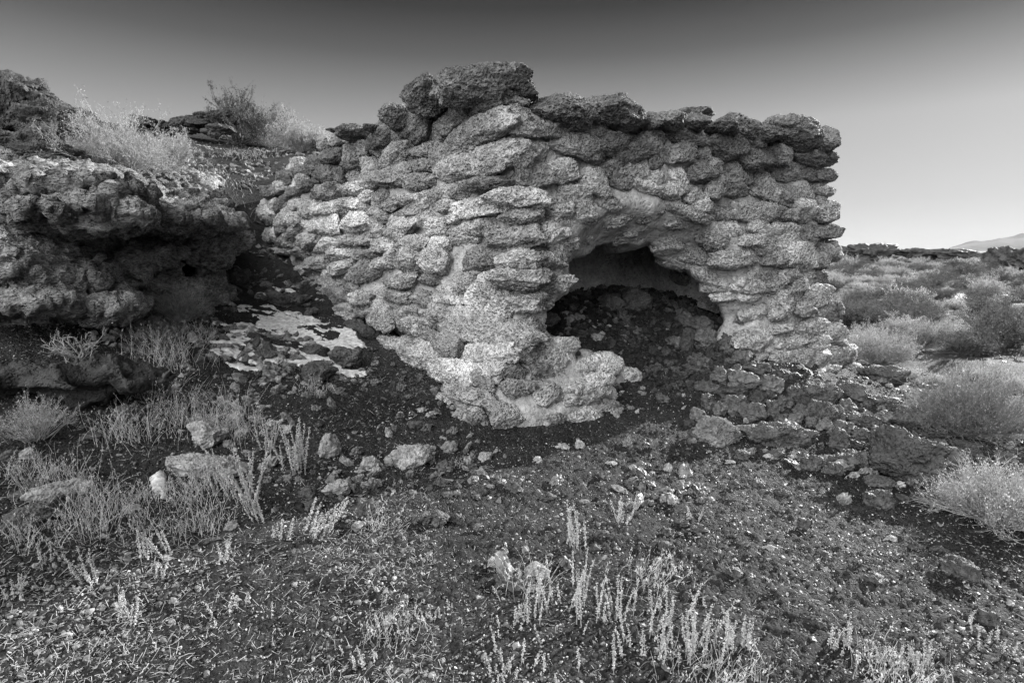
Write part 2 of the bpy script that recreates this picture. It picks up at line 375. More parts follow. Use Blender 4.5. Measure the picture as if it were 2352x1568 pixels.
# ------------------------------------------------------------------ rocks
def rock_points(lv, size, seed, boxy=.45, lump=.16, rough=.05, strata=.05, chip=.85):
    """one tufa rock as a unit lump scaled to size (full extents), knobbly and pitted"""
    V, Fc = ICO[lv]; r = np.random.default_rng(seed); V = V.copy()
    e = 2 + boxy * 3.2
    V = V / (np.abs(V) ** e).sum(1)[:, None] ** (1 / e) if boxy > 0 else V
    V = V / np.abs(V).max(0)
    if chip:      # broken faces
        nn = r.normal(size=(11, 3)); nn /= np.linalg.norm(nn, axis=1)[:, None]; oo = r.uniform(.66, 1.02, 11)
        q = V @ nn.T.astype(np.float32); kk = np.where(q > 1e-3, oo / np.maximum(q, 1e-3), 9).min(1); V = V * np.minimum(1, kk * chip + (1 - chip))[:, None]
        V = (V / np.abs(V).max(0)).astype(np.float32)
    hs = np.array(size, np.float32) / 2; m = float(np.cbrt(hs.prod()))
    off = r.uniform(0, 90, 3).astype(np.float32)
    D = V / (np.linalg.norm(V, axis=1)[:, None] + 1e-6)
    k = 1 + lump * 1.5 * perlin(V * 1.1 + off) + lump * .9 * perlin(V * 2.3 + off + 5)
    P = V * k[:, None] * hs
    u = P / m
    fine = ridged(u * 3.1 + off, 3) * .34 + .65 * fbm(u * 5.6 + off, 4, .66) + .30 * ridged(u * 9 + off, 3)
    d1, d2 = worley(u * 3.3 + off); pit = sstep(.40, .12, d1)
    ax = r.normal(size=3); ax[2] = ax[2] * .6 + .8 * np.sign(ax[2] + 1e-3); ax /= np.linalg.norm(ax)
    st = np.sin((u @ ax.astype(np.float32)) * 13 + 3.2 * fbm(u * 1.3 + off, 2))
    P = P + D * (m * (rough * fine + strata * .35 * st - rough * .9 * pit - rough * .2))[:, None]
    return P.astype(np.float32), Fc
class Bag:
    def __init__(s): s.V = []; s.F = []; s.T = []; s.n = 0
    def add(s, V, Fc, tone=1.0):
        s.V.append(V); s.F.append(Fc + s.n); s.T.append(np.full(len(V), tone, np.float32) if np.isscalar(tone) else tone); s.n += len(V)
    def build(s, name, mat, parent=None, smooth=True, origin=None):
        return mesh_obj(name, np.concatenate(s.V), np.concatenate(s.F), mat, parent, smooth, np.concatenate(s.T), origin)

# ------------------------------------------------------------------ the kiln
C0 = np.array([.03, 5.16]); RE = np.array([3.86, 7.1]); L1 = np.array([-3.55, 8.75]); L2 = np.array([-5.6, 11.0])
TR = (RE - C0) / np.linalg.norm(RE - C0); NR = np.array([TR[1], -TR[0]])       # right face: along, outward
TL = (L1 - C0) / np.linalg.norm(L1 - C0); NL = np.array([-TL[1], TL[0]]); NL = NL if NL[1] < 0 else -NL
BODY = [C0, RE, RE - NR * 2.3, np.array([-1.2, 9.4]), np.array([-3.4, 11.2]), np.array([-5.0, 12.2]), L2, L1]
def face_pt(px, py, inset=0.0):
    """pixel -> (s, z) on the right face's plane, set inward by inset"""
    d = ray(px, py); o = C0 - NR * inset
    t = ((o - CAM[:2]) @ NR) / (d[:2] @ NR); P = CAM + d * t
    return float((P[:2] - o) @ TR), float(P[2])
HOLE_PX = [(1240,742),(1256,700),(1290,686),(1316,672),(1318,610),(1350,588),(1400,574),(1440,562),(1482,548),(1500,585),(1530,612),(1580,640),(1625,668),(1640,700),(1655,745),(1640,800),(1600,870),(1560,890),(1500,895),(1420,850),(1330,800),(1262,762)]
HOLE = [face_pt(x, y, .12) for x, y in HOLE_PX]
OUT_PX = [(1262,740),(1285,640),(1300,570),(1340,515),(1400,470),(1450,458),(1560,470),(1640,505),(1692,540),(1700,640),(1720,730),(1700,800),(1600,900),(1480,905)]
OUTA = [face_pt(x, y, 0) for x, y in OUT_PX]
def build_core():
    v = Vol((-6.2, 4.3, -.25), (4.7, 12.4, 3.3), .03)
    x2, y2 = np.meshgrid(v.x, v.y, indexing='ij')
    d2 = poly_sd(x2, y2, BODY)[:, :, None].astype(np.float32)
    s2 = ((x2 - C0[0]) * TR[0] + (y2 - C0[1]) * TR[1])[:, :, None]; n2 = ((x2 - C0[0]) * NR[0] + (y2 - C0[1]) * NR[1])[:, :, None]
    sl = ((x2 - C0[0]) * TL[0] + (y2 - C0[1]) * TL[1])[:, :, None]
    onr = sstep(-.3, .1, s2) * (sl < .4)
    batter = .085 * (v.Z - 1.4) 
    foot = .30 * sstep(.95, .1, v.Z) * sstep(1.9, .5, s2) * sstep(1.5, .2, sl)       # the corner's spreading foot
    foot = foot + .12 * sstep(1.0, .3, v.Z) * sstep(2.7, 3.2, s2)
    d = d2 + batter - foot
    top = 2.84 + .10 * sstep(1, .2, s2) * sstep(1.2, .3, sl) - .16 * sstep(2.2, 3.0, s2) * (sl < 1) + .30 * sstep(.0, 1.0, sl) - .30 * sstep(3.0, 4.8, sl) - .5 * sstep(4.6, 6.6, sl)
    d = smax(d, v.Z - top, .12)
    # splayed arch
    S = np.linspace(-1.5, 5, 651); Zg = np.linspace(-.5, 3.4, 391); sg, zg = np.meshgrid(S, Zg, indexing='ij')
    def table(poly):
        t = poly_sd(sg, zg, poly)
        iu = np.clip((s2 + 1.5) / .01, 0, 650).astype(int); iz = np.clip((v.z + .5) / .01, 0, 390).astype(int)[None, None, :]
        return t[iu[:, :, 0][:, :, None], iz].astype(np.float32)
    near = (n2 > -3.0) & (s2 > -.2) & (s2 < 4)
    th = table(HOLE); to = table(OUTA)
    depth = -n2 - batter * 0
    splay = to + .95 * np.maximum(depth, -.3)                       # cone from the outer arch inward
    splay = np.maximum(splay, depth - .8)
    d = np.where(near, smax(d, -splay, .06), d)
    s2k = s2; s2 = s2 - .95 * np.clip(depth - .08, 0, 1.3); th2 = table(HOLE); s2 = s2k; th = np.minimum(th, th2)
    hole = th - .0 - .12 * sstep(.7, 1.2, depth) - .7 * sstep(.9, 1.8, depth)
    hole = np.maximum(hole, depth - 2.05); hole = np.maximum(hole, v.Z - 2.25)
    hole = np.where(near & (s2 < 3.3), hole, 1)
    d = smax(d, -hole, .05)
    global INSET
    INSET = (.05 * np.where(near, sstep(.0, .16, to) * (depth < .5), 1.0)).astype(np.float32)
    # undercuts at the foot of the left wall, gaps, small hollows
    for px, py, Y, r in [(905,765,6.35,(.24,.4,.14)),(855,750,6.75,(.2,.3,.10)),(800,738,7.05,(.35,.35,.07)),(560,565,9.8,(.35,.5,.22)),(615,612,9.0,(.4,.3,.12)),(1480,905,5.65,(.10,.2,.04)),(1362,868,5.3,(.02,.2,.10))]:
        c = at(px, py, Y); d = smax(d, -v.ell(c, r, math.atan2(TL[1], TL[0]) if px < 1100 else math.atan2(TR[1], TR[0])), .03)
    d = d + .07 * v.noise(1.3, 2, 4) + .035 * v.noise(4.2, 2, 3, 20, (1, 1, 1.6))
    return v, d.astype(np.float32)
VC, DC = build_core()
def core_hit(P0, D, tmax=14, step=.02):
    """first point along rays where the core begins"""
    P0 = np.atleast_2d(P0).astype(float); D = np.atleast_2d(D); n = len(P0); hit = np.full((n, 3), np.nan); alive = np.ones(n, bool)
    for k in range(int(tmax / step)):
        p = P0 + D * (k * step); ins = alive & (VC.sample(DC, p) < 0)
        hit[ins] = p[ins]; alive &= ~ins
        if not alive.any(): break
    return hit
kiln = empty('stone_kiln', (.03, 5.16, 0))
tag(kiln, 'tall ruined kiln of rough stones laid in lime mortar, with a dark arched opening', 'kiln')
def kpart(o): o.parent = kiln; o.matrix_parent_inverse = Matrix.Translation((-.03, -5.16, 0)); return o
V, Q = surface_nets(DC + INSET * np.ones_like(DC), VC.lo, VC.h)
N_ = normals(V, Q); ok = V[:, 2] > -.24
V = V + N_ * (.018 * fbm(V * 6, 3) + .010 * ridged(V * np.array([14, 14, 22], np.float32), 3))[:, None]
kpart(mesh_obj('mortar_core', V, Q, M_MORTAR, None, True, np.full(len(V), 1.0)))

STONES = {'0': [(1180,455,150,44,4),(1195,500,120,42),(1190,545,140,48,5),(1200,592,120,44),(1185,640,150,46),(1205,690,130,44),(1275,480,80,50),(1262,540,70,50),(1255,600,80,46),(1270,650,90,44)],
 'A': [(340,760,120,120),(690,790,450,350,20),(320,930,300,200,15),(50,860,220,170),(90,1110,230,240),(1400,640,640,220,12),(1080,720,370,190,15),(1330,900,840,270,8),
  (1360,1170,920,330,4),(1790,1020,220,190),(440,1110,380,260,10),(760,1060,260,170),(740,1210,330,150),(450,1320,420,230),(230,1370,330,200),(1500,1410,700,160,3),(1140,1480,240,160),(830,1360,130,110),(2200,1270,420,280),(1730,520,240,90,-15),(2000,850,560,180,2),(1830,1200,170,260)],
 'B': [(380,400,190,80),(540,400,160,65),(650,425,80,65),(770,430,200,105),(220,430,320,115,-8),(220,560,400,175,-5),(500,545,240,185),(730,570,260,190,30),(1060,480,360,135,0),(1420,550,270,200,-15),
  (1590,520,140,120),(1225,620,190,150,-20),(1000,620,260,165,10),(350,860,260,210),(270,765,80,70),(600,740,420,180,-8),(840,680,110,140,60),(1190,770,200,165),(1450,760,260,170,-5),(1640,650,220,170,10),
  (1820,630,170,140),(2080,640,350,135,-5),(1840,760,240,130),(2050,760,170,140),(2160,790,130,95),(1000,830,150,170),(860,905,400,140,-10),(1120,970,160,130,-20),(1290,890,150,200,70),(1450,900,220,125),
  (1720,900,220,190,-20),(1920,950,240,170),(2150,915,150,80),(2160,1060,180,170),(2180,1230,220,110,5),(1920,1110,190,110),(1700,1070,260,150),(1490,1080,190,145),(1330,1100,180,130),(1080,1090,330,120,-10),
  (1990,1240,180,130),(1800,1250,200,150),(1590,1290,200,105),(1350,1270,240,210,15),(1500,1440,380,155,-3),(200,950,300,165,-10),(80,1060,220,150),(250,1090,260,170,-20),(70,1240,190,115),(2180,1390,180,170),
  (1960,1420,240,190),(60,1400,150,150),(470,1010,200,110),(130,1330,160,100),(1750,1440,200,150)],
 'C': [(1130,80,200,170),(870,210,200,155),(1010,170,180,105),(1240,130,100,130),(720,300,160,100),(620,350,200,85),(880,370,220,130),(500,450,175,120,15),(620,470,170,115),(740,510,170,130),(890,500,220,115),
  (1060,480,190,120),(1110,330,230,125),(1230,400,150,105),(1350,400,150,125),(1520,430,200,120),(1640,260,250,130),(280,560,250,170),(415,560,120,120),(520,600,140,135),(650,600,180,125),(860,640,280,175),(1120,630,300,180),
  (1340,560,180,125),(1330,690,150,135),(1510,660,280,195),(1560,540,280,130,5),(1820,660,210,135),(1970,590,110,75),(2150,500,400,180,5),(1835,805,195,115,0),(2120,680,430,140,5),(2070,760,280,125,-8),(560,740,210,115,15),
  (700,780,170,130),(870,820,240,135),(1060,760,170,100),(1210,780,160,115),(1380,810,240,115),(1620,800,270,120),(1590,930,240,190,15),(1830,950,230,185),(2220,930,430,215,5),(1010,1010,150,120,10),(790,970,210,115),
  (1180,1050,260,180,10),(1340,980,220,115),(900,1140,230,115),(640,1060,160,120),(710,1180,180,115),(1500,1120,310,135,8),(1760,1090,220,120),(1900,1230,270,165),(2220,1130,330,180),(990,1250,260,145),(980,1380,330,150),
  (1340,1400,220,175),(1500,1380,150,180),(1700,1290,210,140),(1760,1390,200,120),(1640,1490,240,150),(1180,1260,200,110),(1480,1250,240,110),(900,60,200,115),(700,60,200,150),(560,170,140,125),(500,260,130,130),(650,190,180,105),
  (400,350,160,95),(240,320,160,95),(100,410,180,95),(230,410,170,85),(110,520,130,90),(1900,480,220,120),(1000,890,200,90),(1200,900,220,90),(1420,480,150,100),(1890,370,240,120),(640,880,180,90),(480,870,150,70)],
 '6': [(1010,130,370,200,-10),(700,230,310,170),(950,320,560,190,-8),(350,230,160,190),(480,220,130,170),(780,580,340,155,-5),(940,470,340,130,10),(600,460,330,150),(390,420,160,115),(820,690,330,115,-10),(400,590,230,115),
  (560,690,170,95),(720,770,150,100,-20),(860,820,160,105),(1340,490,210,165),(1580,545,300,150,10),(1770,500,190,130,10),(1120,570,150,100),(1130,655,170,95),(1010,565,190,120,15),(1600,660,210,140),(1790,650,220,150,-25),
  (1090,840,240,150),(600,330,180,110),(1180,480,120,110),(1250,390,120,90)],
 'D': [(740,590,360,200),(1000,240,270,200,-5),(1260,210,250,220),(1400,330,190,180),(1190,490,250,155,5),(1260,610,190,145),(1430,530,210,165,-20),(1490,740,340,155,3),(910,750,260,125),(1160,740,230,170),(940,480,200,95),
  (1060,610,130,95),(950,870,190,125),(1110,880,180,125),(1220,920,170,190),(1390,870,190,95),(1560,880,190,160),(1600,1040,240,160),(740,100,260,130),(920,100,190,130),(480,190,240,100),(1100,90,180,110),(700,720,170,110),(680,200,180,90),(560,120,150,90)]}
PALE = {('C',(1120,630)),('C',(860,640)),('C',(1060,480)),('C',(890,500)),('C',(1835,805)),('C',(2150,500)),('6',(780,580)),('C',(1110,330)),('6',(1340,490)),('D',(1000,240)),('D',(1260,210)),('A',(440,1110)),('A',(2200,1270)),('C',(1360,240)),('C',(1230,400))}
placed = []       # (s, z, halfwidth, halfheight, side)
bags = {'L': Bag(), 'R': Bag()}
def stone(P, T, Nn, w, h, rot, seed, tone, dep=None, sink=.12, lv=None, bag=None, boxy=None):
    r = np.random.default_rng(seed)
    dep = dep or min(.27, .3 * w + .55 * h)
    if lv is None: lv = 5 if w > .30 else 4
    Vr, Fr = rock_points(lv, (w * .98, dep, h * .98), seed, boxy=r.uniform(.15, .8) if boxy is None else boxy, lump=.12, rough=.078, strata=.015)
    c, s = math.cos(rot), math.sin(rot); X = Vr[:, 0] * c - Vr[:, 2] * s; Z = Vr[:, 0] * s + Vr[:, 2] * c
    T3 = np.array([T[0], T[1], 0]); N3 = np.array([Nn[0], Nn[1], 0]); P = P + N3 * r.uniform(-.03, .035); W = P + T3 * X[:, None] - N3 * Vr[:, 1][:, None] + np.array([0, 0, 1]) * Z[:, None] - N3 * (dep * sink)
    (bag).add(W.astype(np.float32), Fr, tone)
seed = 100
hits_in = []
for v_, lst in STONES.items():
    for t in lst: hits_in.append((v_, t, pxs(v_, t)))
H3 = core_hit(np.tile(CAM, (len(hits_in), 1)) , np.array([ray(p[0], p[1]) for _, _, p in hits_in]), 14)
for (v_, t, p), P in zip(hits_in, H3):
    seed += 1
    if np.isnan(P[0]):      # off the core's edge: lay it on the nearest face plane
        d = ray(p[0], p[1]); tt = ((C0 - CAM[:2]) @ NR) / (d[:2] @ NR)
        P = CAM + d * tt
        if (P[:2] - C0) @ TR < 0 or p[0] < 1180: continue
        if (P[:2] - C0) @ TR > 3.9 and P[2] > .8: P[:2] = P[:2]
    sR = (P[:2] - C0) @ TR; side = 'R' if (p[0] > 1236 - max(0, (p[1] - 740)) * .55) else 'L'
    T, Nn = (TR, NR) if side == 'R' else (-TL, NL)
    if side == 'L' and p[0] > 1120 and p[1] < 760:  T = np.array([.94, -.34]) / 1.0; Nn = np.array([-.34, -.94])
    a = proj(P); b = proj(P + np.array([T[0], T[1], 0]) * .1); pw = np.hypot(*(b - a)) / .1; c_ = proj(P + np.array([0, 0, .1])); ph = np.hypot(*(c_ - a)) / .1
    w = p[2] / pw * 1.06; h = p[3] / ph * 1.17
    tone = np.random.default_rng(seed).uniform(.6, 1.35)
    if (v_, t[:2]) in PALE: tone = 1.55
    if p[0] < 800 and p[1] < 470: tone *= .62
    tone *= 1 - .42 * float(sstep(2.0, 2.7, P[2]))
    rot = math.radians(p[4])
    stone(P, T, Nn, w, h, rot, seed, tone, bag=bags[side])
    q = proj(P); placed.append((q[0], q[1], p[2] / 2, p[3] / 2))
PL = np.array(placed)
# the rest of the masonry in rough courses
def fill(O, T, Nn, s0, s1, side, zlo, zhi, seed0):
    r = np.random.default_rng(seed0); z = zlo; cand = []
    while z < zhi:
        ch = r.uniform(.16, .25); s = s0 + r.uniform(0, .2)
        while s < s1:
            w = r.uniform(.22, .42); cand.append((s + w / 2, z + ch / 2 + r.normal() * .015, w * 1.1, ch * r.uniform(1.0, 1.25))); s += w * 1.03
        z += ch * 1.0
    cand = np.array(cand); P0 = np.zeros((len(cand), 3)); P0[:, :2] = O + T * cand[:, :1] + Nn * 1.0; P0[:, 2] = cand[:, 1]
    Hh = core_hit(P0, np.tile([-Nn[0], -Nn[1], 0], (len(cand), 1)), 2.0)
    k = 0
    for (s, z, w, h), P, q0 in zip(cand, Hh, P0):
        k += 1
        if np.isnan(P[0]): continue
        dep = 1.0 - (P[:2] - (O + T * s)) @ Nn
        if dep > 1.22 and side == 'R' and .2 < s < 3.1: continue       # leave the arch's plaster and the dark opening bare
        if P[2] < hbase(P[0], P[1]) - .1: continue
        q = proj(P + np.array([Nn[0], Nn[1], 0]) * .05); e = ((q[0] - PL[:, 0]) / (PL[:, 2] * .95)) ** 2 + ((q[1] - PL[:, 1]) / (PL[:, 3] * .95)) ** 2
        if e.min() < 1: continue
        if side == 'R' and poly_sd(np.array([q[0]]), np.array([q[1]]), OUT_PX)[0] < 8: continue
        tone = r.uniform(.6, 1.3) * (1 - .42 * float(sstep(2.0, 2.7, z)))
        stone(P, T, Nn, w, h, r.normal() * .10, seed0 * 1000 + k, tone, bag=bags[side], lv=4, sink=r.uniform(.08, .28))
fill(C0, TR, NR, -.1, 4.3, 'R', .0, 2.85, 1)
fill(C0, TL, NL, -.1, 5.0, 'L', .0, 3.12, 2)
TB = (L2 - L1) / np.linalg.norm(L2 - L1); NB = np.array([TB[1], -TB[0]]); NB = NB if NB[1] < 0 else -NB
fill(L1, TB, NB, -.1, 3.0, 'L', .9, 2.7, 3)
fill(RE, -NR, TR, -.1, 2.3, 'R', .0, 2.7, 4)
o = kpart(bags['L'].build('wall_stones', M_STONE)); o = kpart(bags['R'].build('wall_stones', M_STONE))
# hanging stones of the arch's funnel and the dark inside
bg = Bag(); r = np.random.default_rng(55)
ins_px = [(1350,540,70,34,-20),(1420,500,90,40,8),(1500,492,90,36,3),(1570,512,90,34,-8),(1380,565,60,26,15),(1450,540,70,30,14),(1540,560,90,46,-4),(1620,580,100,50,-6),(1560,600,90,40,-18),(1640,630,90,44,-10),(1590,640,70,34,-20),(1670,660,80,36,-4),(1650,700,70,34,0),(1300,560,46,60,5),(1640,545,80,40,0)]
Hh = core_hit(np.tile(CAM, (len(ins_px), 1)), np.array([ray(a[0], a[1]) for a in ins_px]))
for k, (t, P) in enumerate(zip(ins_px, Hh)):
    if np.isnan(P[0]): continue
    w = t[2] * P[1] / F * 1.1; h = t[3] * P[1] / F * 1.1
    bg = Bag(); stone(P, TR, NR, w, h, math.radians(t[4]), 900 + k, r.uniform(.75, 1.0), dep=.3, sink=.32, bag=bg, boxy=.4); kpart(bg.build('arch_stone', M_STONE))
# cap stones along the top, each a part
CAPS = [('A',(1400,355,990,410,0),5.6,.55),('A',(795,435,350,360,40),6.0,.4),('A',(470,675,220,230,0),6.45,.4),('B',(520,262,460,235,-3),5.72,.5),('B',(120,252,430,210,-10),5.5,.5),
 ('B',(925,330,225,140,0),6.0,.4),('B',(1135,345,225,120,0),6.1,.4),('B',(785,340,90,130,0),5.85,.3),('B',(1370,380,200,110,-8),6.2,.35),('B',(1480,390,230,160,-25),6.4,.4),('B',(1880,445,400,225,-8),6.72,.55),('B',(2150,480,150,180,0),6.9,.35),
 ('B',(1690,440,210,120,5),6.5,.4),('3',(1020,320,180,50,0),6.6,.5),('A',(40,835,210,150,0),7.1,.4),('A',(230,790,110,90,0),6.75,.3),('2',(0,0,0,0),0,0)]
for k, (v_, t, Y, dep) in enumerate(CAPS):
    if v_ == '2': continue
    p = pxs(v_, t); P = at(p[0], p[1], Y); b = Bag(); sc = np.linalg.norm(P - CAM) ; pw = F / (P[1] * math.cos(TH) - (P[2] - 1.6) * math.sin(TH))
    side = p[0] > 1100; T = TR if side else -TL; Nn = NR if side else NL
    if k == 0: T = np.array([1.0, 0.1]); Nn = np.array([.1, -1.0])
    w = 1.08 * p[2] / pw / (abs(T[0]) * .55 + .45); h = 1.12 * p[3] / pw; P = P - np.array([0, 0, .03])
    stone(P, T, Nn, w, h, math.radians(p[4]), 700 + k, .85 if k else .95, dep=dep * 1.3, sink=.1, lv=6 if k < 5 else 5, bag=b, boxy=.25 if k not in (0,) else .55)
    o = b.build('capstone', M_CAP); kpart(o)
r = np.random.default_rng(77)      # row of stones further back on the top, seen from a step aside
b = Bag()
for k in range(60):
    s = r.uniform(.2, 3.7); n = r.uniform(.35, 2.0); q = C0 + TR * s - NR * n
    stone(np.array([q[0], q[1], 2.66 + r.uniform(0, .06)]), TR, NR, r.uniform(.3, .55), r.uniform(.16, .24), 0, 3000 + k, .8, dep=.4, sink=0, lv=4, bag=b)
for k in range(30):
    s = r.uniform(.5, 5.5); n = r.uniform(.35, 1.0); q = C0 + TL * s - NL * n
    stone(np.array([q[0], q[1], 2.64 - .5 * max(0, s - 4.3) / 2]), TL, NL, r.uniform(.3, .5), r.uniform(.14, .22), 0, 3100 + k, .7, dep=.4, sink=0, lv=4, bag=b)
kpart(b.build('wall_top_stones', M_CAP))
# ------------------------------------------------------------------ the natural rock ledge at left
def build_ledge():
    v = Vol((-8.2, 3.0, -.1), (-2.9, 9.2, 3.1), .021)
    x2, y2 = np.meshgrid(v.x, v.y, indexing='ij')
    d2 = poly_sd(x2, y2, CLIFF_POLY)[:, :, None].astype(np.float32)
    up = _upp(x2, y2)[:, :, None] - .02
    wob = .26 * v.noise(.9, 2, 5); str_ = v.noise(2.2, 2, 4, 9, (.6, .6, 3.0))
    lip = .24 * sstep(1.35, 1.8, v.Z) - .10 * np.exp(-((v.Z - 1.25) / .28) ** 2) + .16 * np.exp(-((v.Z - .75) / .22) ** 2)
    d = d2 - lip + wob + .15 * str_ + .09 * v.noise(4, 3, 3, 4, (1, 1, 2.2))
    top = v.Z - (up + .06 + .10 * v.noise(1.4, 2, 4, 31))
    d = smax(d, top.astype(np.float32), .10)
    # blocks that stand proud
    for px, py, Y, r_, rz in [(150,640,5.2,(.42,.35,.2),-.5),(455,560,6.55,(.34,.35,.26),.7),(170,490,5.1,(.75,.5,.16),-.5),(60,600,4.9,(.3,.4,.28),-.5),(430,515,6.4,(.5,.5,.12),.6),(230,700,5.3,(.5,.3,.13),-.6),(60,690,4.85,(.5,.3,.10),-.5),(140,445,5.3,(.9,.6,.20),-.5),(330,505,6.0,(.7,.5,.11),.3)]:
        d = smin(d, v.ell(at(px, py, Y), r_, rz), .06)
    for px, py, Y, r_, rz in [(148,575,5.25,(.24,.5,.10),-.5),(105,592,5.1,(.16,.45,.10),-.5),(190,590,5.4,(.16,.4,.07),-.3),(430,612,6.75,(.19,.7,.24),.5),(300,522,6.1,(.40,.36,.09),.3),(250,600,5.7,(.16,.22,.24),.3),(140,668,5.15,(.38,.4,.07),-.4),(310,620,6.05,(.40,.12,.30),.2),(190,712,5.3,(.3,.4,.05),-.6),(60,720,4.8,(.45,.45,.07),-.5),(235,565,5.6,(.1,.4,.2),.3)]:
        d = smax(d, -v.ell(at(px, py, Y), r_, rz), .04)
    d = d + .04 * v.noise(9, 2, 2, 14, (.7, .7, 1.6))
    return v, d.astype(np.float32)
VL, DL = build_ledge()
V, Q = surface_nets(DL, VL.lo, VL.h); N_ = normals(V, Q)
V = V + N_ * (.045 * ridged(V * np.array([3.4, 3.4, 9], np.float32), 4) + .024 * fbm(V * 11, 4, .7) + .016 * ridged(V * 15, 2) - .03 * sstep(.4, .1, worley(V * 6.5)[0]))[:, None]
keep = ~((V[Q[:, 0], 0] < -8.1) | (V[Q[:, 0], 2] < -.05)); Q = Q[keep]
tn = 1.0 + .35 * np.clip(fbm(V * 1.1 + 4, 2), -1, 1)
o = mesh_obj('rock_ledge', V, Q, M_CLIFF, None, True, tn, origin=(-4.5, 6.0, .9))
tag(o, 'layered natural rock ledge with dark hollows under its overhanging lip, left of the kiln', 'rock ledge')
del VL, DL
# ------------------------------------------------------------------ loose rocks: view, (centre x, y, width, height, tilt), name, material, shape, label
def loose_rock(v_, t, name, mat, label, cat='rock', group=None, seed=0, boxy=.35, lift=0, depth=None, tone=1.0, lv=None, rough=.085, Y=None, lump=None, strata=.05):
    px, py, w, h, rot = pxs(v_, t)
    G = ground_at(px, py + h * .40) if Y is None else at(px, py, Y)
    f = G[1] * math.cos(TH) - (G[2] - 1.6) * math.sin(TH); W = w * f / F; Hh = h * f / F
    # what is seen as height is partly the rock's depth, since we look down on it
    down = math.atan2(1.6 - G[2], np.hypot(G[0], G[1])); D = depth * W if depth else W * .8
    sn, cs = abs(math.sin(down)), math.cos(down); D = min(D, 1.3 * Hh) if depth is None else D
    Hz = 2 * math.sqrt(max((Hh / 2) ** 2 - (D / 2 * sn) ** 2, (Hh * .33) ** 2)) / cs
    lvv = lv or (3 if w < 14 else 4 if w < 36 else 5 if w < 75 else 6)
    V, Fc = rock_points(lvv, (W, D, Hz), seed, boxy=boxy, lump=lump or (.22 if rough < .12 else .36), rough=rough, strata=strata)
    c, s = math.cos(R(rot)), math.sin(R(rot)); V = np.stack([V[:, 0] * c - V[:, 2] * s, V[:, 1], V[:, 0] * s + V[:, 2] * c], 1)
    yaw = np.random.default_rng(seed).uniform(-.35, .35) + math.atan2(-G[0], G[1]) * .8; c, s = math.cos(yaw), math.sin(yaw)
    V = np.stack([V[:, 0] * c - V[:, 1] * s, V[:, 0] * s + V[:, 1] * c, V[:, 2]], 1)
    cen = G + np.array([0, D * .30, Hz * .40]) if Y is None else G
    if Y is None:       # settle so that the picture centre is right
        q = proj(cen); cen[2] += (q[1] - py) * f / F * 1.0
        gz = hbase(cen[0], cen[1]); cen[2] = min(max(cen[2], gz - Hz * .05), gz + Hz * .52)
    o = mesh_obj(name, V + cen, Fc, mat, None, True, np.full(len(V), tone, np.float32), origin=cen)
    tag(o, label, cat, group); return o
RK = []
def rk(*a, **k): RK.append((a, k))
P_, D_, U_ = M_PALE, M_DARK, M_RUBBLE
# the open ground, left
rk('5',(1070,580,165,140),'boulder',P_,'pale rounded boulder standing behind the flat slab and the tall woolly stalks',seed=11)
rk('5',(1090,735,360,120,-4),'rock_slab',P_,'long pale flat-topped slab with stalks leaning across its right end',seed=12,boxy=.8,depth=.6)
rk('5',(670,465,135,100),'boulder',M_DARK,'round dark ridged boulder in the grass left of the pale boulder',seed=13,tone=1.5)
rk('5',(1715,640,115,140,-20),'rock',P_,'pale upright rock just right of the grey woolly shrub',seed=14)
rk('5',(170,272,145,95),'rock',P_,'pale block on the gravel terrace above the dark eroded bank',seed=15,boxy=.6)
rk('5',(285,285,60,40),'rock',P_,'small pale stone at the right of the block above the dark bank',seed=16)
rk('5',(690,295,115,75),'rock',U_,'grey rock at the right end of the dark eroded bank',seed=17,tone=1.2)
rk('5',(840,520,62,66),'rock',U_,'small upright grey rock between the ridged boulder and the pale boulder',seed=18,tone=1.3)
rk('5',(280,880,260,110,3),'boulder',P_,'pale humped boulder behind the clump of tall bright grass',seed=19)
rk('5',(130,1010,330,130,12),'rock_slab',U_,'long tilted slab with a dark hollow beneath it at the left edge',seed=20,boxy=.7,tone=1.2)
rk('5',(170,860,190,90),'rock',U_,'low grey rock behind the long tilted slab',seed=21,boxy=.5)
rk('5',(130,675,95,66),'rock',P_,'pale rock below the round seed-headed shrub at left',seed=22)
rk('5',(38,690,85,70),'rock',U_,'grey rock at the very left edge below the seed-headed shrub',seed=23,tone=1.2)
rk('5',(100,785,120,70),'rock',U_,'rounded grey rock in the grass at the left edge, above the low grey rock',seed=24)
rk('5',(470,580,125,55),'rock',U_,'low flat grey rock in the grass left of centre of the grassy slope',seed=25,boxy=.6)
rk('5',(680,965,85,46),'rock',P_,'small flat pale stone below the white snow scrap',seed=26,boxy=.6)
rk('5',(1100,1128,90,36),'rock',D_,'small flat dark stone lying in the grass litter below the slab',seed=27)
rk('5',(1200,1052,72,50),'rock',P_,'small pale stone among the thin stalks below the slab',seed=28)
rk('5',(1200,900,70,50),'rock',U_,'small grey stone hidden among the bases of the woolly stalks',seed=29)
rk('5',(1610,885,90,74),'rock',D_,'dark rough rock below the grey woolly shrub',seed=30)
rk('5',(1745,855,125,85),'rock',P_,'pale rock at the shadow side, above the lone leaning stalk',seed=31,boxy=.5)
rk('5',(1640,950,100,60),'rock',D_,'dark low rock left of the lone leaning stalk',seed=32)
rk('5',(1530,1200,60,52),'rock',D_,'small dark craggy rock on the lit gravel below the leaning stalk',seed=33)
rk('5',(870,420,62,50),'rock',P_,'small pale stone in the grass below the gully path',seed=34)
rk('5',(765,432,60,44),'rock',P_,'small pale stone beside the ridged dark boulder',seed=35)
rk('5',(1040,182,72,52),'rock',U_,'small angular rock on the slope left of the snow patch',seed=36)
rk('5',(1650,250,170,115),'boulder',U_,'rough mound of grey rock at the lower edge of the snow patch',seed=37)
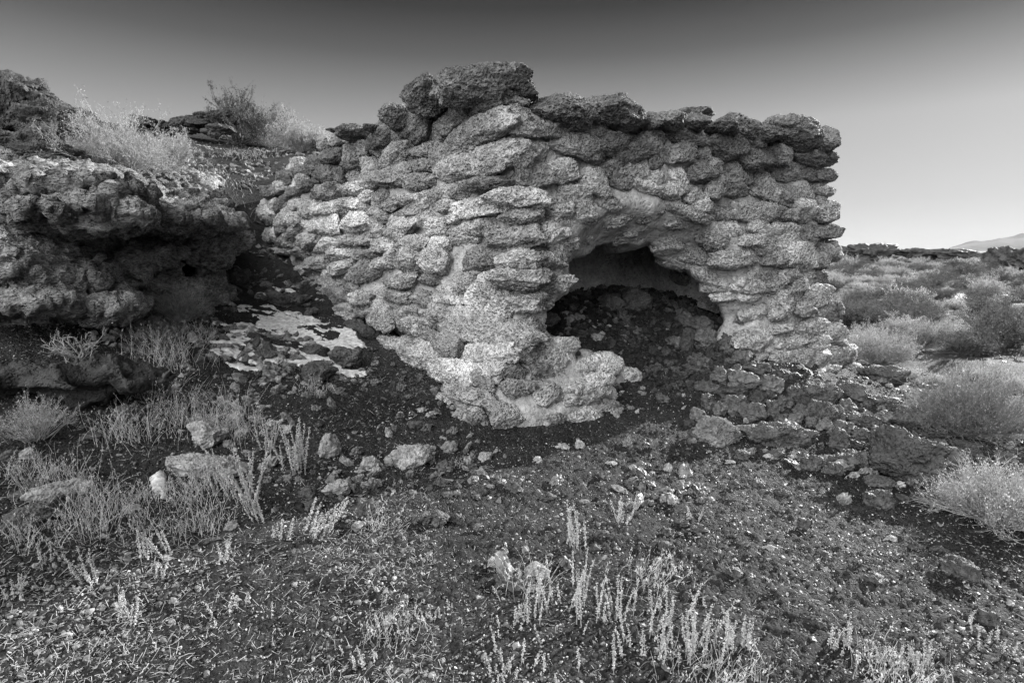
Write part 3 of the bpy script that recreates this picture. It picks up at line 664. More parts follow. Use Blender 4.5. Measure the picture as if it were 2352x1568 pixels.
rk('5',(1640,140,135,64),'rock',D_,'dark craggy rock poking through the snow patch',seed=38)
rk('5',(1400,160,170,60),'rock',D_,'dark flat rock in the middle of the snow patch',seed=39)
rk('5',(1795,175,160,125),'boulder',D_,'dark cracked boulder at the snow edge under the kiln wall',seed=40,tone=1.2)
rk('5',(1100,40,60,40),'rock',U_,'small grey stone above the snow patch by the broom bush',seed=41)
rk('C',(540,1300,330,150,-8),'boulder',D_,'black jagged boulder at the top of the snow patch',seed=42,rough=.13)
rk('C',(90,1090,220,160,-8),'boulder',U_,'broad smooth grey boulder at the foot of the ledge, behind the snow',seed=43,tone=1.1)
rk('C',(1100,1490,170,110),'rock',U_,'pitted grey rock under the hollow at the foot of the left wall',seed=44)
rk('C',(1230,1560,100,200,70),'rock',U_,'thin upright rock leaning under the kiln wall beside the snow',seed=45)
rk('C',(730,1390,110,80),'rock',U_,'small grey rock between the snow and the kiln wall',seed=46)
rk('6',(490,1075,205,145),'boulder',P_,'pale pitted boulder lying alone on the dark gravel, largest one before the kiln',seed=47,boxy=.5)
rk('6',(265,1108,95,100),'rock',P_,'pale pitted rock to the left of the lone pale boulder',seed=48)
rk('6',(188,1042,60,46),'rock',U_,'small grey stone above the pale pitted rock, left of the lone boulder',seed=49)
rk('6',(370,930,46,60),'rock',P_,'small upright pale stone on gravel above the lone boulder',seed=50)
rk('6',(940,1072,86,58),'rock',P_,'small pale stone right of the lone boulder on shaded gravel',seed=51)
rk('6',(1400,1008,76,46),'rock',P_,'flat pale stone near the shadow edge, left one of two',seed=52)
rk('6',(1500,998,52,62),'rock',P_,'pale stone standing right at the shadow edge, right one of two',seed=53)
rk('6',(290,1222,86,42),'rock',P_,'flat oval pale stone below the pale pitted rock',seed=54,boxy=.1)
rk('6',(620,1252,66,40),'rock',U_,'flat round grey stone below the lone boulder',seed=55,boxy=.1)
rk('6',(690,1218,96,60),'rock',U_,'smooth grey stone at the shadow edge below the lone boulder',seed=56,boxy=.1)
rk('6',(540,885,110,70),'rock',U_,'grey rock lying in the shade above the lone pale boulder',seed=57)
rk('6',(245,1390,130,130),'rock',D_,'dark rock with bright straws caught over its top',seed=58)
rk('6',(1330,265,100,96),'rock',U_,'grey rock just inside the arch at its left corner',seed=59,tone=1.3)
rk('6',(1690,160,150,95),'boulder',U_,'broad flat boulder in the dark kiln interior, left of the round one',seed=60)
rk('6',(1845,158,162,140),'boulder',U_,'round flat-faced boulder leaning in the dark kiln interior',seed=61,boxy=.1)
rk('6',(1750,232,64,70),'rock',U_,'small rock in front of the round boulder inside the kiln',seed=62)
rk('6',(2110,270,90,80),'rock',U_,'small angular rock on the slope below the inner hollow of the arch',seed=63)
rk('6',(2215,290,140,90),'rock',U_,'grey rock on top of the debris inside the right side of the arch',seed=64)
rk('6',(2060,392,125,66),'rock',U_,'low pale rock on the debris slope in the arch',seed=65,tone=1.3)
rk('6',(2155,380,100,130),'rock',U_,'rough rock left of the tall pointed stone in the arch',seed=66)
rk('6',(1600,372,70,50),'rock',P_,'small pale stone on the plaster sill of the arch',seed=67)
rk('6',(1990,730,80,60),'rock',D_,'dark low stone right of the kiln foot, by the path of dirt',seed=68)
rk('6',(1110,1240,100,60),'rock',D_,'dark low stone lying on lit gravel below the kiln foot',seed=69)
# near ground, middle and right
rk('7',(1480,748,90,56),'rock',U_,'grey stone at the foot of the upright bright stalk clump',seed=70)
rk('7',(1010,965,250,110),'boulder',D_,'dark low boulder with bright straws lying over it, lower middle of the photo',seed=71)
rk('7',(1130,900,150,110),'rock',P_,'pale frosted rock behind the dark low boulder in the foreground',seed=72)
rk('7',(868,848,64,64),'rock',P_,'small pale stone up-left of the dark low foreground boulder',seed=73)
rk('7',(420,1042,66,48),'rock',D_,'small dark stone in the lit gravel, lower left of centre',seed=74)
rk('7',(462,1120,52,44),'rock',D_,'small black stone just below another dark one, lower left of centre',seed=75)
rk('7',(540,575,120,100),'rock',U_,'pale-topped craggy rock, middle one of three on the lit gravel',seed=76,tone=1.3)
rk('7',(430,570,110,72),'rock',U_,'craggy rock, left one of three close together on the lit gravel',seed=77)
rk('7',(652,572,72,72),'rock',U_,'craggy rock, right one of three close together on the lit gravel',seed=78)
rk('7',(1718,258,50,40),'rock',P_,'small pale stone on the lit gravel tongue, right one of a pair',seed=79)
rk('7',(1592,236,66,32),'rock',P_,'small flat pale stone on the lit gravel tongue, left one of a pair',seed=80)
rk('7',(1210,445,110,50),'rock',D_,'low dark stone left of the bright stalk clump in the lit gravel',seed=81)
rk('7',(1020,400,80,50),'rock',D_,'low dark stone on lit gravel under the kiln foot shadow',seed=82)
rk('7',(1938,660,76,62),'rock',D_,'dark stone, upper one of two above one another right of the stalk clumps',seed=83)
rk('7',(1930,742,92,60),'rock',D_,'dark stone, lower one of two above one another right of the stalk clumps',seed=84)
rk('7',(2050,1034,64,40),'rock',D_,'small dark stone in the lit foreground right of the stalk clumps',seed=85)
rk('8',(1620,950,190,125,-22),'boulder',D_,'black smooth tilted rock alone on the gravel near the right edge',seed=86,boxy=.6)
rk('8',(1110,1000,150,72),'rock',D_,'dark knobbly rock left of the black tilted rock',seed=87)
rk('8',(332,960,86,62),'rock',D_,'dark ragged stone on the gravel left of the knobbly rock',seed=88)
rk('8',(830,858,66,40),'rock',D_,'small dark flat stone on the open gravel above the knobbly rock',seed=89)
rk('8',(730,690,76,66),'rock',D_,'small dark arched stone in the middle of the open gravel',seed=90)
rk('8',(812,1242,80,56),'rock',D_,'small dark stone beside the low stalk tuft near the bottom edge',seed=91)
rk('8',(1750,1222,130,90),'rock',D_,'black rock in the dark patch by the lower right edge',seed=92)
rk('8',(1208,775,66,36),'rock',P_,'small pale flat stone above the knobbly rock on the right gravel',seed=93)
rk('8',(600,522,90,44),'rock',U_,'pale-rimmed stone on the gravel below the long slab boulder',seed=94)
rk('8',(308,350,56,26),'rock',P_,'very pale little stone at the edge of the rubble shadow',seed=95)
rk('8',(465,462,86,50),'rock',U_,'stone on the gravel midway below the long slab boulder, left one',seed=96)
rk('8',(328,475,56,50),'rock',D_,'small dark stone on the gravel below the pale little stone',seed=97)
rk('8',(535,822,66,44),'rock',P_,'small pale stone on the open gravel left of centre of the right half',seed=98)
rk('8',(140,715,90,52),'rock',U_,'grey stone at the foot of the small forked stalk',seed=99)
rk('8',(1345,812,66,44),'rock',U_,'small stone in the bush shadow at right, left one of two',seed=100)
rk('8',(1480,822,96,44),'rock',U_,'small stone in the bush shadow at right, right one of two',seed=101)
rk('8',(1355,355,450,290,0),'boulder',D_,'big dark craggy boulder with a jagged rim, lowest of the rubble at right',seed=102,rough=.085,boxy=.7,depth=.5,lump=.3,tone=.8)
rk('8',(1160,560,150,115),'rock',D_,'dark split rock in the shadow below the big craggy boulder',seed=103)
rk('8',(1155,452,170,75),'rock',D_,'flat black rock left of the base of the big craggy boulder',seed=104)
rk('8',(1440,540,210,95,10),'rock',D_,'dark wedge rock with a lit top between craggy boulder and right bush',seed=105,boxy=.6)
rk('8',(1270,542,62,42),'rock',U_,'small rock in shade right of the dark split rock',seed=106)
rk('8',(1660,305,115,72),'rock',U_,'grey rock above the lower right bush, left one of two',seed=107)
rk('8',(1740,352,80,70),'rock',D_,'dark rock above the lower right bush, right one of two',seed=108)
rk('8',(1283,210,112,70),'rock',U_,'smooth grey block between the craggy boulder and the big bush',seed=109,boxy=.7)
rk('8',(1630,252,140,56),'rock',U_,'long low rock right below the big rounded bush',seed=110)
rk('8',(1460,240,80,60),'rock',D_,'dark small rock below the big rounded bush at its left',seed=111)
rk('8',(1860,330,110,70),'rock',D_,'dark rock at the right edge above the lower right bush',seed=112)
rk('8',(995,345,175,110),'rock',D_,'dark rock left of the big craggy boulder, above the flat black rock',seed=113)
rk('8',(890,392,96,80),'rock',U_,'grey rock at the lower edge of the rubble, below the cracked block',seed=114)
rk('8',(762,352,125,100),'rock',U_,'grey rock tucked under the right end of the long slab boulder',seed=115)
rk('8',(575,302,96,66),'rock',U_,'grey rock under the middle of the long slab boulder',seed=116)
rk('8',(380,310,90,60),'rock',D_,'dark rock under the left end of the long slab boulder',seed=117)
rk('8',(1690,1290,90,60),'rock',D_,'dark stone in the lower right, below the black rock',seed=118)
# the rubble heap
rk('D',(1000,1440,750,270,-8),'boulder',M_RUBBLE,'long tilted slab boulder with a bright rim, largest of the rubble heap',seed=201,boxy=.7,depth=.45,tone=1.15,rough=.07)
rk('D',(395,1400,400,265,-12),'boulder',P_,'pale pitted boulder at the left front of the rubble heap',seed=202,depth=.8,tone=.5)
rk('D',(1900,890,385,185),'boulder',M_RUBBLE,'long smooth boulder lying alone right of the kiln foot',seed=203,boxy=.2,tone=1.2)
rk('D',(1870,1140,290,155),'boulder',D_,'dark boulder with a scooped top right of the rubble heap',seed=204)
rk('D',(2130,1290,330,220),'boulder',D_,'large round black boulder at the left of the big rounded bush',seed=205,boxy=.1,depth=.9)
rk('D',(2075,1480,165,95,-5),'rock',U_,'grey block just below the large round black boulder',seed=206,boxy=.6,tone=1.2)
rk('D',(1360,1245,320,240,-10),'boulder',D_,'big dark shadowed boulder in the middle right of the rubble heap',seed=207)
rk('D',(1330,1075,350,200,-12),'boulder',D_,'broad dark flat-topped boulder at the upper right of the rubble heap',seed=208,boxy=.6)
rk('D',(1600,1050,240,165,-8),'boulder',U_,'dark rounded boulder at the foot of the kiln corner, right of the rubble',seed=209)
rk('D',(285,600,210,240,70),'boulder',U_,'tall pointed pale stone leaning at the right side of the arch',seed=210,tone=1.35,boxy=.5)
RUB = [(400,905,180,155),(740,845,270,115),(880,985,260,150,-10),(640,950,320,150),(320,1015,280,110),(540,1065,330,110),(760,1115,180,140),(1085,1090,180,160),(860,1085,130,95),(300,1145,165,130),(405,1205,140,130),(215,1265,200,130),
 (560,1185,240,180),(720,1240,290,170),(890,1235,135,115,-30),(920,1180,180,125),(1150,1225,190,120,-30),(970,1305,170,100),(1090,1300,150,110),(1225,1325,115,95),(1355,1350,170,120,20),(190,1440,160,100),(1560,1190,170,140),(1530,1375,230,130),
 (1510,1480,230,170),(1750,1320,280,110),(120,600,160,190),(40,615,110,105),(225,765,190,75,-25),(310,710,100,120),(480,640,210,130),(600,745,170,120),(490,700,110,80),(230,430,210,100),(110,370,110,90),(470,560,160,110),(1700,1430,190,110),(1900,1270,200,110),(1640,1290,180,110),(1000,1140,140,100),(1180,1140,160,90),(480,910,170,110),(240,820,150,90),(560,850,150,90),(960,900,160,90),(150,1330,120,80),(1420,1410,120,90),(1850,1400,160,90),(1650,1520,170,90),(1900,1530,200,100)]
QUAL = ['grey rock','pale rock','dark rock','knobbly rock','flat-topped rock','rounded rock']
for k, t in enumerate(RUB):
    px, py, w_, h_, _r = pxs('D', t)
    rr = np.random.default_rng(400 + k); base = ground_at(px, min(py + h_ * .4, 1100)) ; Yh = None
    mat = D_ if t[0] > 1400 and t[1] > 1150 else U_
    t = (t[0], t[1], t[2] * .82, t[3] * 1.12) + tuple(t[4:])
    rk('D', t, 'rubble_stone', mat, None, seed=400 + k, Y=Yh, boxy=rr.uniform(.0, .5), tone=rr.uniform(.5, 1.9), rough=.06)
RUBL = {0:'block with a bright rim at the upper left of the rubble heap',1:'low wide stone at the top of the rubble heap against the kiln',2:'tilted ridged stone in the upper middle of the rubble heap',3:'wide lumpy stone with a lit crest, upper left of the rubble heap',
 4:'long low stone at the upper left edge of the rubble heap',5:'long dark flat stone under the low stone, left part of the rubble heap',9:'knob-topped stone on the left side of the rubble heap',10:'knobbly stone right above the pale pitted boulder',11:'forked pale stone at the far left front of the rubble heap',
 12:'twin-topped stone in the middle of the rubble heap',13:'smooth pale boulder behind the long slab boulder',14:'bright leaning stone in the centre of the rubble heap',7:'pale rounded stone left of the broad dark flat-topped boulder',19:'small square block right behind the long slab boulder',20:'wedge stone at the right end behind the long slab boulder',
 21:'flat stone tucked left under the pale pitted boulder',24:'cracked block just right of the long slab boulder',26:'rough slab leaning left of the tall pointed stone',27:'small pale stone left of the tall pointed stone in the arch',28:'pale flat stone lying at the edge of the dirt path by the arch',29:'small pale stone at the base of the tall pointed stone',33:'flat pale stone on the debris below the inner hollow'}
nr = 0
for a, k in RK:
    v_, t, name, mat, label = a
    if name == 'rubble_stone':
        label = RUBL.get(nr); nr += 1
        grp = 'stones of the rubble heap beside the kiln'
        if label is None: label = 'rough broken stone in the rubble heap below the right side of the kiln'
        loose_rock(v_, t, name, mat, label, 'rubble stone', grp, **k)
    else:
        grp = None
        loose_rock(v_, t, name, mat, label, 'boulder' if name == 'boulder' else 'rock', grp, **k)
# the dark crags at the upper left and the rim of the hill
CR = [(( 62,250,190,130,0),9.0,'crag','jagged dark crag at the upper left corner of the hillside'),((68,205,52,60,0),8.9,'crag','small knob standing on top of the jagged dark crag'),((145,292,140,100,0),8.4,'crag','dark overhanging boulder below the crag, beside the big hillside shrub'),
 ((14,268,90,140,0),8.6,'crag','tall dark crag cut by the left edge of the photo'),((20,345,110,75,0),7.4,'crag','lumpy rock at the left edge under the dark crags'),((95,330,60,90,0),7.8,'crag','narrow broken rock under the jagged crag'),((110,360,110,50,-10),7.2,'crag','low grey rock below the overhanging boulder'),
 ((470,278,130,42,5),17,'crag','dark rock outcrop on the hill skyline left of the tall shrub'),((360,292,110,34,0),17,'crag','low dark outcrop on the skyline, leftmost and flattest'),((425,290,60,30,0),16.5,'crag','little dark outcrop between two larger ones on the skyline'),((815,296,36,12,0),13,'crag','dark flat outcrop on the skyline just left of the kiln'),((770,300,36,12,0),14,'crag','small dark outcrop on the skyline right of the shrubs'),((500,300,60,30,0),15,'crag','dark lump under the skyline shrub'),
 ((130,478,150,60,-8),5.7,'crag','pale rock bulging from the top of the ledge at left'),((60,420,200,60,-4),6.4,'crag','dark lumpy crust of rock on top of the ledge at the left edge')]
for k, (t, Y, nm, lb) in enumerate(CR):
    VIEW['0'] = (0, 0, 1); dark = k != 13
    loose_rock('0', t, nm, D_ if dark else M_CLIFF, lb, 'crag', seed=600 + k, Y=Y, depth=.8, rough=.09, boxy=.3, lump=.4, strata=.05, lv=6 if t[2] > 80 else 5, tone=.7 if dark else 1.0)
# the old log-dark bank cut at the left: a shallow undercut face
bv = Vol((-3.9, 3.2, .1), (-2.2, 4.7, .9), .02)
c = at(115, 882, 3.95)
d = bv.ell(c + np.array([0, .06, .0]), (.66, .26, .13), .25) + .09 * bv.noise(5, 3, 1) + .03 * bv.noise(14, 2, 1); d = smax(d, -bv.ell(c + np.array([.0, -.26, -.08]), (.60, .30, .10), .25), .02)
V, Q = surface_nets(d.astype(np.float32), bv.lo, bv.h); o = mesh_obj('bank_overhang', V, Q, M_DARK, None, True, np.full(len(V), .45), origin=c)
tag(o, 'dark eroded bank undercut like a step at the left, below the bare twig bush', 'earth bank')
# snow
def snow_sheet(poly_px, name, label, holes=.0, thick=.03, step=.012, seed=1):
    G = np.array([ground_at(x, y)[:2] for x, y in poly_px]); lo = G.min(0) - .1; hi = G.max(0) + .1
    x = np.arange(lo[0], hi[0], step); y = np.arange(lo[1], hi[1], step); X, Y = np.meshgrid(x, y, indexing='ij'); sd = poly_sd(X, Y, G)
    p = np.stack([X.ravel(), Y.ravel(), np.full(X.size, seed * 3.1)], 1)
    n = fbm(p * np.array([3.2, 7, 1]), 4, .65).reshape(X.shape) * .20 + fbm(p * np.array([11, 20, 1]), 2).reshape(X.shape) * .05
    t = -(sd + n * holes + .01); hgt = thick * np.sqrt(np.clip(t / .06, 0, 1)) + .010 * fbm(p * 5, 2).reshape(X.shape)
    Z = hbase(X, Y) + hdetail(X, Y) + np.where(t > 0, hgt + .012, -.03)
    idx = np.arange(X.size).reshape(X.shape); Q = np.stack([idx[:-1, :-1].ravel(), idx[1:, :-1].ravel(), idx[1:, 1:].ravel(), idx[:-1, 1:].ravel()], 1)
    tf = (t > -.02).ravel(); Q = Q[tf[Q].any(1)]; V = np.stack([X.ravel(), Y.ravel(), Z.ravel()], 1)
    u, inv = np.unique(Q, return_inverse=True); V = V[u]; Q = inv.reshape(Q.shape); c = V.mean(0)
    o = mesh_obj(name, V, Q, M_SNOW, None, True, None, origin=c); tag(o, label, 'snow patch')
snow_sheet([(628,665),(660,672),(650,700),(628,715),(690,728),(720,740),(800,765),(830,790),(800,808),(750,815),(770,830),(835,858),(800,862),(740,838),(650,850),(570,850),(545,835),(560,820),(600,822),(580,800),(500,815),(495,800),(540,770),(520,755),(560,740),(600,735),(590,720),(560,718),(600,700),(615,690)],'snow_patch','old patch of melting snow with bare holes at the foot of the left wall',holes=1.0,thick=.02)
snow_sheet([(342,1108),(372,1088),(384,1100),(384,1120),(390,1135),(385,1155),(362,1155),(365,1138),(345,1120)],'snow_patch','small white scrap of snow lying left of the long pale slab',holes=.1,thick=.03,seed=3)
snow_sheet([(2200,678),(2260,676),(2330,682),(2352,684),(2352,692),(2280,694),(2240,688),(2180,688)],'snow_patch','thin bright streak of snow among bushes on the far flat',holes=.2,thick=.05,step=.05,seed=4)
# mountains far away
xs = np.linspace(0, 1, 160); a0, a1 = .66, 1.15
def ridge(name, dist, h0, az0, az1, seed, label=None):
    az = np.linspace(az0, az1, 220); u = (az - az0) / (az1 - az0)
    hh = h0 * (.25 + .75 * sstep(0, .35, u)) * (1 + .22 * fbm(np.stack([u * 5 + seed, u * 0, u * 0], 1), 5)) * sstep(0, .10, u) * sstep(1, .9, u)
    V = []; nrow = 24
    for j in range(nrow):
        f = j / (nrow - 1); dd = dist * (1 + .35 * f); prof = math.sin(math.pi * min(1, f * 1.02)) ** .8 if j else 0
        n = fbm(np.stack([u * 14, np.full_like(u, f * 3), u * 0 + seed], 1), 4)
        V.append(np.stack([np.sin(az) * dd, np.cos(az) * dd, hh * prof * (1 + .18 * n) - 8], 1))
    V = np.concatenate(V); n = 220; I = np.arange(nrow * n).reshape(nrow, n); Q = np.stack([I[:-1, :-1].ravel(), I[1:, :-1].ravel(), I[1:, 1:].ravel(), I[:-1, 1:].ravel()], 1)
    o = mesh_obj(name, V, Q[:, ::-1], M_MOUNT, None, True, None, origin=(math.sin((az0+az1)/2)*dist, math.cos((az0+az1)/2)*dist, 0)); tag(o, kind='structure')
M_MOUNT = plain_material('far_mountain', .10, .20, .002, 0, 1.0)
for n_ in M_MOUNT.node_tree.nodes:
    if n_.type == 'BSDF_PRINCIPLED': n_.inputs['Specular IOR Level'].default_value = 0
ridge('mountain', 9000, 300, R(36.0), R(62), 3)

# the air: it only shows over kilometres
hb = bpy.data.meshes.new('haze'); xa, xb, ya, yb, za, zb = -4200, 13500, -3200, 14500, -16, 275
hb.from_pydata([(x, y, z) for x in (xa, xb) for y in (ya, yb) for z in (za, zb)], [], [(0, 1, 3, 2), (4, 6, 7, 5), (0, 4, 5, 1), (2, 3, 7, 6), (0, 2, 6, 4), (1, 5, 7, 3)])
ho = bpy.data.objects.new('haze', hb); COL.objects.link(ho); tag(ho, kind='stuff')
hm = bpy.data.materials.new('haze_air'); T, N, L = nt(hm); ou = N.new('ShaderNodeOutputMaterial'); vo = N.new('ShaderNodeVolumePrincipled'); vo.inputs['Color'].default_value = (.45, .45, .45, 1); vo.inputs['Anisotropy'].default_value = -.2; vo.inputs['Density'].default_value = 3.5e-5; L.new(vo.outputs[0], ou.inputs['Volume']); hb.materials.append(hm)
# ------------------------------------------------------------------ plants
def tubes(paths, radii, sides=3):
    """paths: (n, k, 3) polylines, radii (n, k)"""
    P = np.asarray(paths, np.float32); n, k, _ = P.shape; Rr = np.asarray(radii, np.float32)
    Tn = np.gradient(P, axis=1); Tn /= np.linalg.norm(Tn, axis=2, keepdims=True) + 1e-9
    ref = np.where(np.abs(Tn[..., 2:3]) > .9, np.array([1, 0, 0], np.float32), np.array([0, 0, 1], np.float32))
    A = np.cross(Tn, ref); A /= np.linalg.norm(A, axis=2, keepdims=True) + 1e-9; B = np.cross(Tn, A)
    V = []
    for s in range(sides):
        th = 2 * math.pi * s / sides; V.append(P + (A * math.cos(th) + B * math.sin(th)) * Rr[..., None])
    V = np.stack(V, 2).reshape(-1, 3); I = np.arange(n * k * sides).reshape(n, k, sides); Q = []
    for s in range(sides):
        s2 = (s + 1) % sides; Q.append(np.stack([I[:, :-1, s].ravel(), I[:, :-1, s2].ravel(), I[:, 1:, s2].ravel(), I[:, 1:, s].ravel()], 1))
    return V, np.concatenate(Q)
def curve_from(base, dirs, length, k, r, bend=.25, droop=0.0, wig=.03):
    n = len(base); P = np.zeros((n, k, 3), np.float32); P[:, 0] = base; d = dirs / (np.linalg.norm(dirs, axis=1, keepdims=True) + 1e-9)
    side = r.normal(size=(n, 3)) * bend; st = (length / (k - 1))[:, None]
    for j in range(1, k):
        d = d + side / (k - 1) + r.normal(size=(n, 3)) * wig; d[:, 2] -= droop / (k - 1); d /= np.linalg.norm(d, axis=1, keepdims=True) + 1e-9
        P[:, j] = P[:, j - 1] + d * st
    return P
def leaf_quads(c, size, r, up=None):
    n = len(c); a = r.normal(size=(n, 3)); 
    if up is not None: a = a * .45 + up
    a /= np.linalg.norm(a, axis=1, keepdims=True); b = np.cross(a, r.normal(size=(n, 3))); b /= np.linalg.norm(b, axis=1, keepdims=True) + 1e-9
    s = np.asarray(size).reshape(-1, 1); V = np.stack([c - a * s, c + b * s * .32, c + a * s, c - b * s * .32], 1).reshape(-1, 3).astype(np.float32)
    return V, np.arange(n * 4).reshape(n, 4)
def make_shrub(name, seed, w, h, stems=60, subs=6, twigs=3, leaves=3000, leaf=.012, spread=1.0, bare=.35, stem_r=.006, leafmat=None, twigmat=None, wig=.06, asym=(0, 0), foliage_lo=.35, upleaf=.5):
    """a desert shrub: woody stems from one root, forking into twigs, leaves along the outer twigs"""
    r = np.random.default_rng(seed); root = empty(name, (0, 0, 0))
    n = stems; th = r.uniform(0, 2 * math.pi, n); ph = np.arccos(np.clip(r.uniform(math.cos(1.25 * spread), 1, n), -1, 1))
    d = np.stack([np.sin(ph) * np.cos(th) * w / h * .5 / .55 + asym[0], np.sin(ph) * np.sin(th) * w / h * .5 / .55 + asym[1], np.cos(ph)], 1)
    lump = 1 + .6 * perlin((d / np.linalg.norm(d, axis=1, keepdims=True) * 1.8 + seed).astype(np.float32)); ln = np.minimum(h * .72 * lump * r.uniform(.72, 1.05, n) * np.linalg.norm(d, axis=1) ** .5, 1.1 * max(w, h))
    base = np.stack([r.normal(size=n) * w * .04, r.normal(size=n) * w * .04, np.full(n, -.02)], 1)
    P = curve_from(base, d, ln, 8, r, .35, -.25, wig)
    rad = stem_r * (1 - .75 * np.linspace(0, 1, 8))[None, :] * r.uniform(.6, 1.3, (n, 1))
    Vs = [tubes(P, rad, 4)]
    def fork(P, m, lo, ll, rad0, k):
        n0 = len(P); i = np.repeat(np.arange(n0), m); t = r.uniform(lo, 1, len(i)) * (P.shape[1] - 1.001); a = t.astype(int); f = (t - a)[:, None]
        b = P[i, a] * (1 - f) + P[i, a + 1] * f; dd = P[i, a + 1] - P[i, a]; dd /= np.linalg.norm(dd, axis=1, keepdims=True) + 1e-9
        dd = dd + r.normal(size=dd.shape) * .42 + np.array([0, 0, .18]); L = ll * r.uniform(.5, 1.2, len(i))
        Q = curve_from(b, dd, L, k, r, .4, -.1, wig); return Q, rad0 * (1 - .7 * np.linspace(0, 1, k))[None, :] * r.uniform(.7, 1.3, (len(i), 1))
    P2, r2 = fork(P, subs, bare, h * .30, stem_r * .45, 5); Vs.append(tubes(P2, r2, 3))
    P3, r3 = fork(P2, twigs, .25, h * .14, stem_r * .26, 4); Vs.append(tubes(P3, r3, 3))
    b = Bag()
    for V, Q in Vs: b.add(V, Q)
    b.build('stems', twigmat or M_TWIG, root)
    if leaves:
        allp = np.concatenate([P2[:, 1:].reshape(-1, 3), P3.reshape(-1, 3), P3.reshape(-1, 3)]); allp = allp[allp[:, 2] > h * foliage_lo * .5]
        c = allp[r.integers(0, len(allp), leaves)] + r.normal(size=(leaves, 3)) * leaf * .9
        V, Q = leaf_quads(c, leaf * r.uniform(.5, 1.2, leaves), r, np.array([0, 0, upleaf])); bb = Bag(); bb.add(V, Q, 1.0); bb.build('foliage', leafmat or M_LEAF, root, smooth=False)
    return root
def place(root, P, label, cat='shrub', group=None, rz=0, s=1.0):
    root.location = tuple(float(v) for v in P); root.rotation_euler = (0, 0, rz); root.scale = (s, s, s) if np.isscalar(s) else s; tag(root, label, cat, group); return root
def copy_tree(o):
    c = o.copy(); COL.objects.link(c)
    for ch in o.children:
        d = ch.copy(); COL.objects.link(d); d.parent = c
    return c
def wh(px, py, w, h):
    G = ground_at(px, py); f = G[1] * math.cos(TH) - (G[2] - 1.6) * math.sin(TH); return G, w * f / F, h * f / F
M_TWIG2 = plain_material('grey_twig', .07, .22, 30)
# named shrubs: foot pixel, width, height in pixels
NS = [((290,405),250,165,'large pale leafy shrub on the hillside, right of the dark crags',dict(stems=120,subs=7,leaves=16000,leaf=.016,leafmat=M_LEAF,bare=.2)),
 ((385,380),120,90,'smaller pale shrub growing against the right side of the large hillside shrub',dict(stems=70,subs=6,leaves=7000,leaf=.016,leafmat=M_LEAF,bare=.2)),
 ((548,335),110,128,'tallest shrub on the skyline, with an open spreading crown on a dark trunk',dict(stems=34,subs=7,leaves=9000,leaf=.030,leafmat=M_LEAFD,twigmat=M_DARKTWIG,stem_r=.022,bare=.45,foliage_lo=.7)),
 ((620,340),130,105,'bushy dark shrub just right of the tallest skyline shrub',dict(stems=90,subs=6,leaves=14000,leaf=.026,leafmat=M_LEAFD,bare=.25)),
 ((690,350),130,85,'paler loose shrub at the right of the skyline group, near the kiln',dict(stems=80,subs=6,leaves=9000,leaf=.022,leafmat=M_LEAF,bare=.3)),
 ((735,345),70,50,'small pale dry bush on the hill beside the end of the kiln wall',dict(stems=50,subs=6,leaves=3500,leaf=.018,leafmat=M_STRAW,bare=.3)),
 ((490,310),70,36,'low dry bush under the skyline outcrop',dict(stems=40,subs=6,leaves=3000,leaf=.022,leafmat=M_LEAFD,bare=.3)),
 ((2215,1000),280,165,'big rounded bush of fine bare twigs at the right, beyond the round black boulder',dict(stems=260,subs=9,twigs=4,leaves=5000,leaf=.008,stem_r=.0035,bare=.3,wig=.07,leafmat=M_LEAF,twigmat=M_TWIG2,asym=(.15,0))),
 ((2275,1200),210,150,'twiggy bright-tipped bush at the right edge, below the craggy boulder',dict(stems=200,subs=8,twigs=4,leaves=9000,leaf=.007,stem_r=.004,bare=.3,leafmat=M_STRAW)),
 ((2020,842),130,105,'pale leafy bush leaning right beside the kiln corner',dict(stems=110,subs=7,leaves=14000,leaf=.013,leafmat=M_LEAF,bare=.15,asym=(.25,0))),
 ((2110,800),105,75,'dark upright bush right of the pale bush by the kiln corner',dict(stems=120,subs=6,leaves=5000,leaf=.014,leafmat=M_LEAFD,bare=.2)),
 ((418,745),100,100,'feathery pale broom bush in front of the cave hole in the ledge',dict(stems=150,subs=7,twigs=2,leaves=0,stem_r=.004,bare=.25,spread=.75,twigmat=M_STRAW,wig=.05)),
 ((88,1010),150,110,'round spidery bush with dotted seed heads at the left edge',dict(stems=90,subs=4,twigs=4,leaves=1800,leaf=.006,stem_r=.0028,bare=.75,twigmat=M_TWIG,leafmat=M_WOOL,spread=.8)),
 ((178,822),190,80,'bare crooked dead bush with thick twisted stems on the terrace',dict(stems=26,subs=6,twigs=4,leaves=0,stem_r=.010,bare=.25,spread=1.1,wig=.22,twigmat=M_TWIG)),
 ((510,665),70,50,'small tangle of bare twigs in the gully below the ledge cave',dict(stems=20,subs=5,twigs=3,leaves=0,stem_r=.005,bare=.25,spread=1.1,wig=.18,twigmat=M_TWIG)),
 ((90,612),60,30,'dry twigs caught in the upper hollow of the ledge',dict(stems=16,subs=4,twigs=3,leaves=0,stem_r=.004,bare=.2,spread=1.2,wig=.2)),
 ((2290,1195),50,60,'small bare grey twig standing at the foot of the lower right bush',dict(stems=14,subs=4,twigs=3,leaves=0,stem_r=.003,bare=.2,spread=.7,wig=.1,twigmat=M_STRAW))]
for k, ((px, py), w_, h_, lb, kw) in enumerate(NS):
    if 'ledge' in lb and 'hollow' in lb: G = at(px, py, 5.0); f = 5.0; W = w_ * f / F; Hh = h_ * f / F
    else: G, W, Hh = wh(px, py, w_, h_)
    o = make_shrub('shrub', 1000 + k, W, Hh, **kw); place(o, G, lb)
